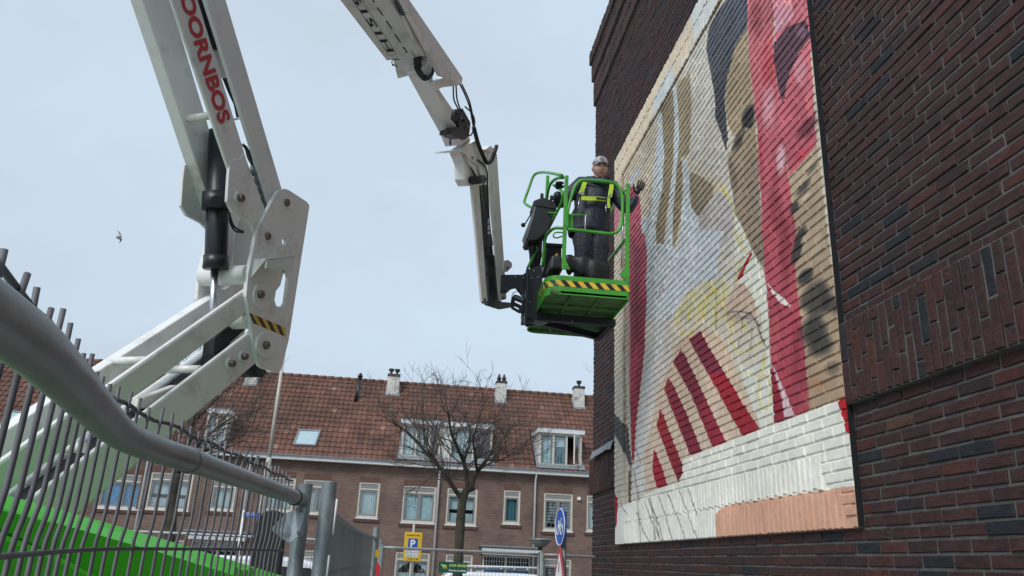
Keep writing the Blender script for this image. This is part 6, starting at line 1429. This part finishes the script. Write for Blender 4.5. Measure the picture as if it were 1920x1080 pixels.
for sx in (-1, 1):
    b = MB(); e0 = cc+be+Vector((0, -.0048, .002)); b.tube([e0+Vector((sx*.008, 0, 0))+eu*.010, e0+Vector((sx*.0025, 0, 0)), e0+Vector((sx*.008, 0, 0))-eu*.010], .0018, 6); b.build('emblem_mark', M_ink, em)
b = MB(); b.tube([cc+be+Vector((-.004, -.0048, .002)), cc+be+Vector((.004, -.0048, .002))], .0018, 6); b.build('emblem_mark', M_ink, em)
# the head looks down towards the camera
for o_ in [hd, *hd.children, cp, *cp.children, *[c__ for e_ in cp.children for c__ in e_.children]]:
    pv_ = hc-ORI[pr]+Vector((0, .02, -.05)); o_.data.transform(Matrix.Translation(pv_) @ Matrix.Rotation(.26, 4, 'X') @ Matrix.Translation(-pv_))
# hood / collar
b = MB(); pts = [hc+Vector((math.cos(a)*.098, math.sin(a)*.088+.012, -.158+.030*math.sin(a))) for a in [2*math.pi*k/20 for k in range(21)]]; b.tube(pts, [.034+.008*math.sin(k*1.3) for k in range(21)], 10, caps=False); b.build('hood', M_hood, pr)
b = MB(); b.tube([neck+Vector((0, .0, -.05)), hc+Vector((0, .01, -.07))], [.07, .052], 14); b.build('neck', M_skin, pr)
# gloves with fingers
def glove(c0, dirv, palm_n, thumb_side, spread, name='glove', curl=.2, fs_=1.0):
    d = Vector(dirv).normalized(); pn = Vector(palm_n); pn = (pn-d*pn.dot(d)).normalized(); sd__ = d.cross(pn)*thumb_side
    nd_ = [(c0, .030*fs_), (c0+d*.045*fs_, (.042*fs_, .022*fs_)), (c0+d*.085*fs_, (.044*fs_, .020*fs_))]; ed = [(0, 1), (1, 2)]
    g_ = skin_body(name, nd_, ed, M_glove, 0, 2)
    L_ = (.072, .082, .078, .06)
    for k in range(4):
        o_ = (1.5-k)*.021*fs_; b0 = c0+d*.085*fs_+sd__*o_; a_ = (1.5-k)*spread; fd = (d+sd__*a_).normalized(); cu_ = curl*(1+.3*k)
        p1_ = b0+fd*L_[k]*.45; d2 = (fd+pn*cu_).normalized(); p2_ = p1_+d2*L_[k]*.32; d3 = (fd+pn*cu_*2).normalized(); p3_ = p2_+d3*L_[k]*.26
        b = MB(); b.tube([b0-fd*.02, b0, p1_, p2_, p3_, p3_+d3*.004], [.010, .0105, .0098, .009, .0078, .004], 8); b.build('finger', M_glove, g_)
    b0 = c0+d*.03*fs_+sd__*.034*fs_; td = (d*.75+sd__*.75).normalized(); b = MB(); b.tube([b0-td*.02, b0+td*.03, b0+td*.055+d*.008, b0+td*.066+d*.016], [.013, .0125, .0105, .007], 8); b.build('finger', M_glove, g_)
    return g_
glove(wrL, (PP(1206, 338, 7.28)-wrL), (0, -1, .1), -1, .11, curl=.30, fs_=.9)
glove(handR+Vector((0, .03, -.02)), (.05, -.85, .25), (0, -.3, -.9), 1, .04, curl=1.0, fs_=.9)
b = MB(); tp_ = PP(1208, 336, 7.27); b.tube([tp_-Vector((.02, 0, .008)), tp_+Vector((.03, -.005, .025))], .005, 8); b.build('fingertip', M_skin, pr)
# harness
def strap(pts, w_=.045, mt=M_hivis, name='harness_strap', th=.006):
    P_ = smooth_path(pts, 5); vs, fs = [], []
    for i, q in enumerate(P_):
        d = (P_[min(i+1, len(P_)-1)]-P_[max(i-1, 0)]).normalized(); s_ = d.cross(Vector((0, -1, 0))).normalized()*w_/2; vs += [q-s_, q+s_, q+s_+Vector((0, th, 0)), q-s_+Vector((0, th, 0))]
    for i in range(len(P_)-1):
        for k in range(4): fs.append((i*4+k, i*4+(k+1) % 4, i*4+4+(k+1) % 4, i*4+4+k))
    b = MB(); b.add(vs, fs); return b.build(name, mt, pr)
cy = 7.29
strap([PP(1097, 341, cy+.03), PP(1093, 352, cy), PP(1089, 364, cy)]); strap([PP(1147, 344, cy+.04), PP(1146, 354, cy+.01), PP(1144, 364, cy)])
strap([PP(1089, 362, cy), PP(1086, 374, cy), PP(1083, 386, cy), PP(1082, 394, cy)], .02, M_rub); strap([PP(1144, 362, cy), PP(1141, 376, cy), PP(1142, 390, cy)], .03)
strap([PP(1090, 371, cy), PP(1105, 372, cy-.01), PP(1120, 372, cy-.012), PP(1136, 374, cy)], .045)
strap([PP(1118, 371, cy-.02), PP(1136, 373, cy-.01)], .02, M_rub); strap([PP(1137, 376, cy), PP(1138, 400, cy+.02), PP(1137, 430, cy+.03)], .018, M_rub)
for (x, y) in ((1090, 362), (1144, 367)):
    b = MB(); q = PP(x, y, cy-.01); b.tube([q+Vector((.018*math.cos(a), 0, .018*math.sin(a))) for a in [k*math.pi/6 for k in range(13)]], .004, 6, caps=False); b.build('harness_ring', M_chrome, pr)
for (x0, y0, x1, y1) in ((1087, 372, 1083, 392), (1136, 384, 1136, 398)):
    b = MB(); b.tube([PP(x0, y0, cy-.02), PP(x1, y1, cy-.02)], .007, 8); b.build('snap_hook', M_chrome, pr)
# bags and boxes on the basket floor
bg = thing('tool_bag', (1.6, 7.25, BZ+.05), 'black slumped bag lying on the basket floor in front of the legs', 'bag')
b = MB(); vs, fs = [], []; P_ = [atY(1060, 480, 7.25), atY(1075, 480, 7.22), atY(1095, 484, 7.2), atY(1112, 490, 7.2), atY(1128, 496, 7.25), atY(1133, 502, 7.3)]
b.tube(smooth_path([q-Vector((0, 0, .05)) for q in P_], 4), [.05]+[.075+.010*math.sin(k*1.3) for k in range(19)]+[.05], 16)
bo_ = b.build('bag_body', M_tarp, bg); cz_ = (P_[2].z-.05)-ORI[bo_].z; rb_ = random.Random(2)
for v_ in bo_.data.vertices:
    v_.co.z = cz_+(v_.co.z-cz_)*(.8 if v_.co.z > cz_ else 2.2)+rb_.uniform(-.006, .006); v_.co.y += rb_.uniform(-.008, .008)
cr_ = thing('black_crate', (1.3, 7.75, BZ+.05), 'black lidded plastic crate standing behind the basket post', 'crate')
b = MB(); b.prism([YP(x, y, 7.7) for x, y in ((1026, 458), (1053, 460), (1053, 503), (1020, 505))], (0, .3, 0)); b.build('crate_body', M_rub, cr_, .01)
b = MB(); b.prism([YP(x, y, 7.68) for x, y in ((1024, 455), (1055, 457), (1055, 463), (1024, 461))], (0, .34, 0)); b.build('crate_lid', M_black, cr_, .004)
sc = thing('spray_can', tuple(atY(1044, 484, 7.5)), 'brass topped spray can standing before the black crate', 'can')
q = atY(1044, 482, 7.5); b = MB(); b.tube([(q.x, q.y, BZ+.06), (q.x, q.y, q.z-.02), (q.x, q.y, q.z)], [.033, .033, .028], 14); b.build('can_body', M_tarp, sc); b = MB(); b.tube([(q.x, q.y, q.z), (q.x, q.y, q.z+.02), (q.x, q.y, q.z+.045)], [.028, .022, .008], 14); b.build('can_top', mat('brass', (.4, .28, .12, 1), .4, .7), sc)
bt_ = thing('black_holdall', tuple(atY(1036, 500, 7.35)), 'black upright holdall beside the crate in the basket', 'bag')
b = MB(); b.prism([YP(x, y, 7.3) for x, y in ((1034, 478), (1048, 476), (1056, 482), (1058, 504), (1030, 506))], (0, .25, 0)); b.build('holdall_body', M_tarp, bt_, .03)
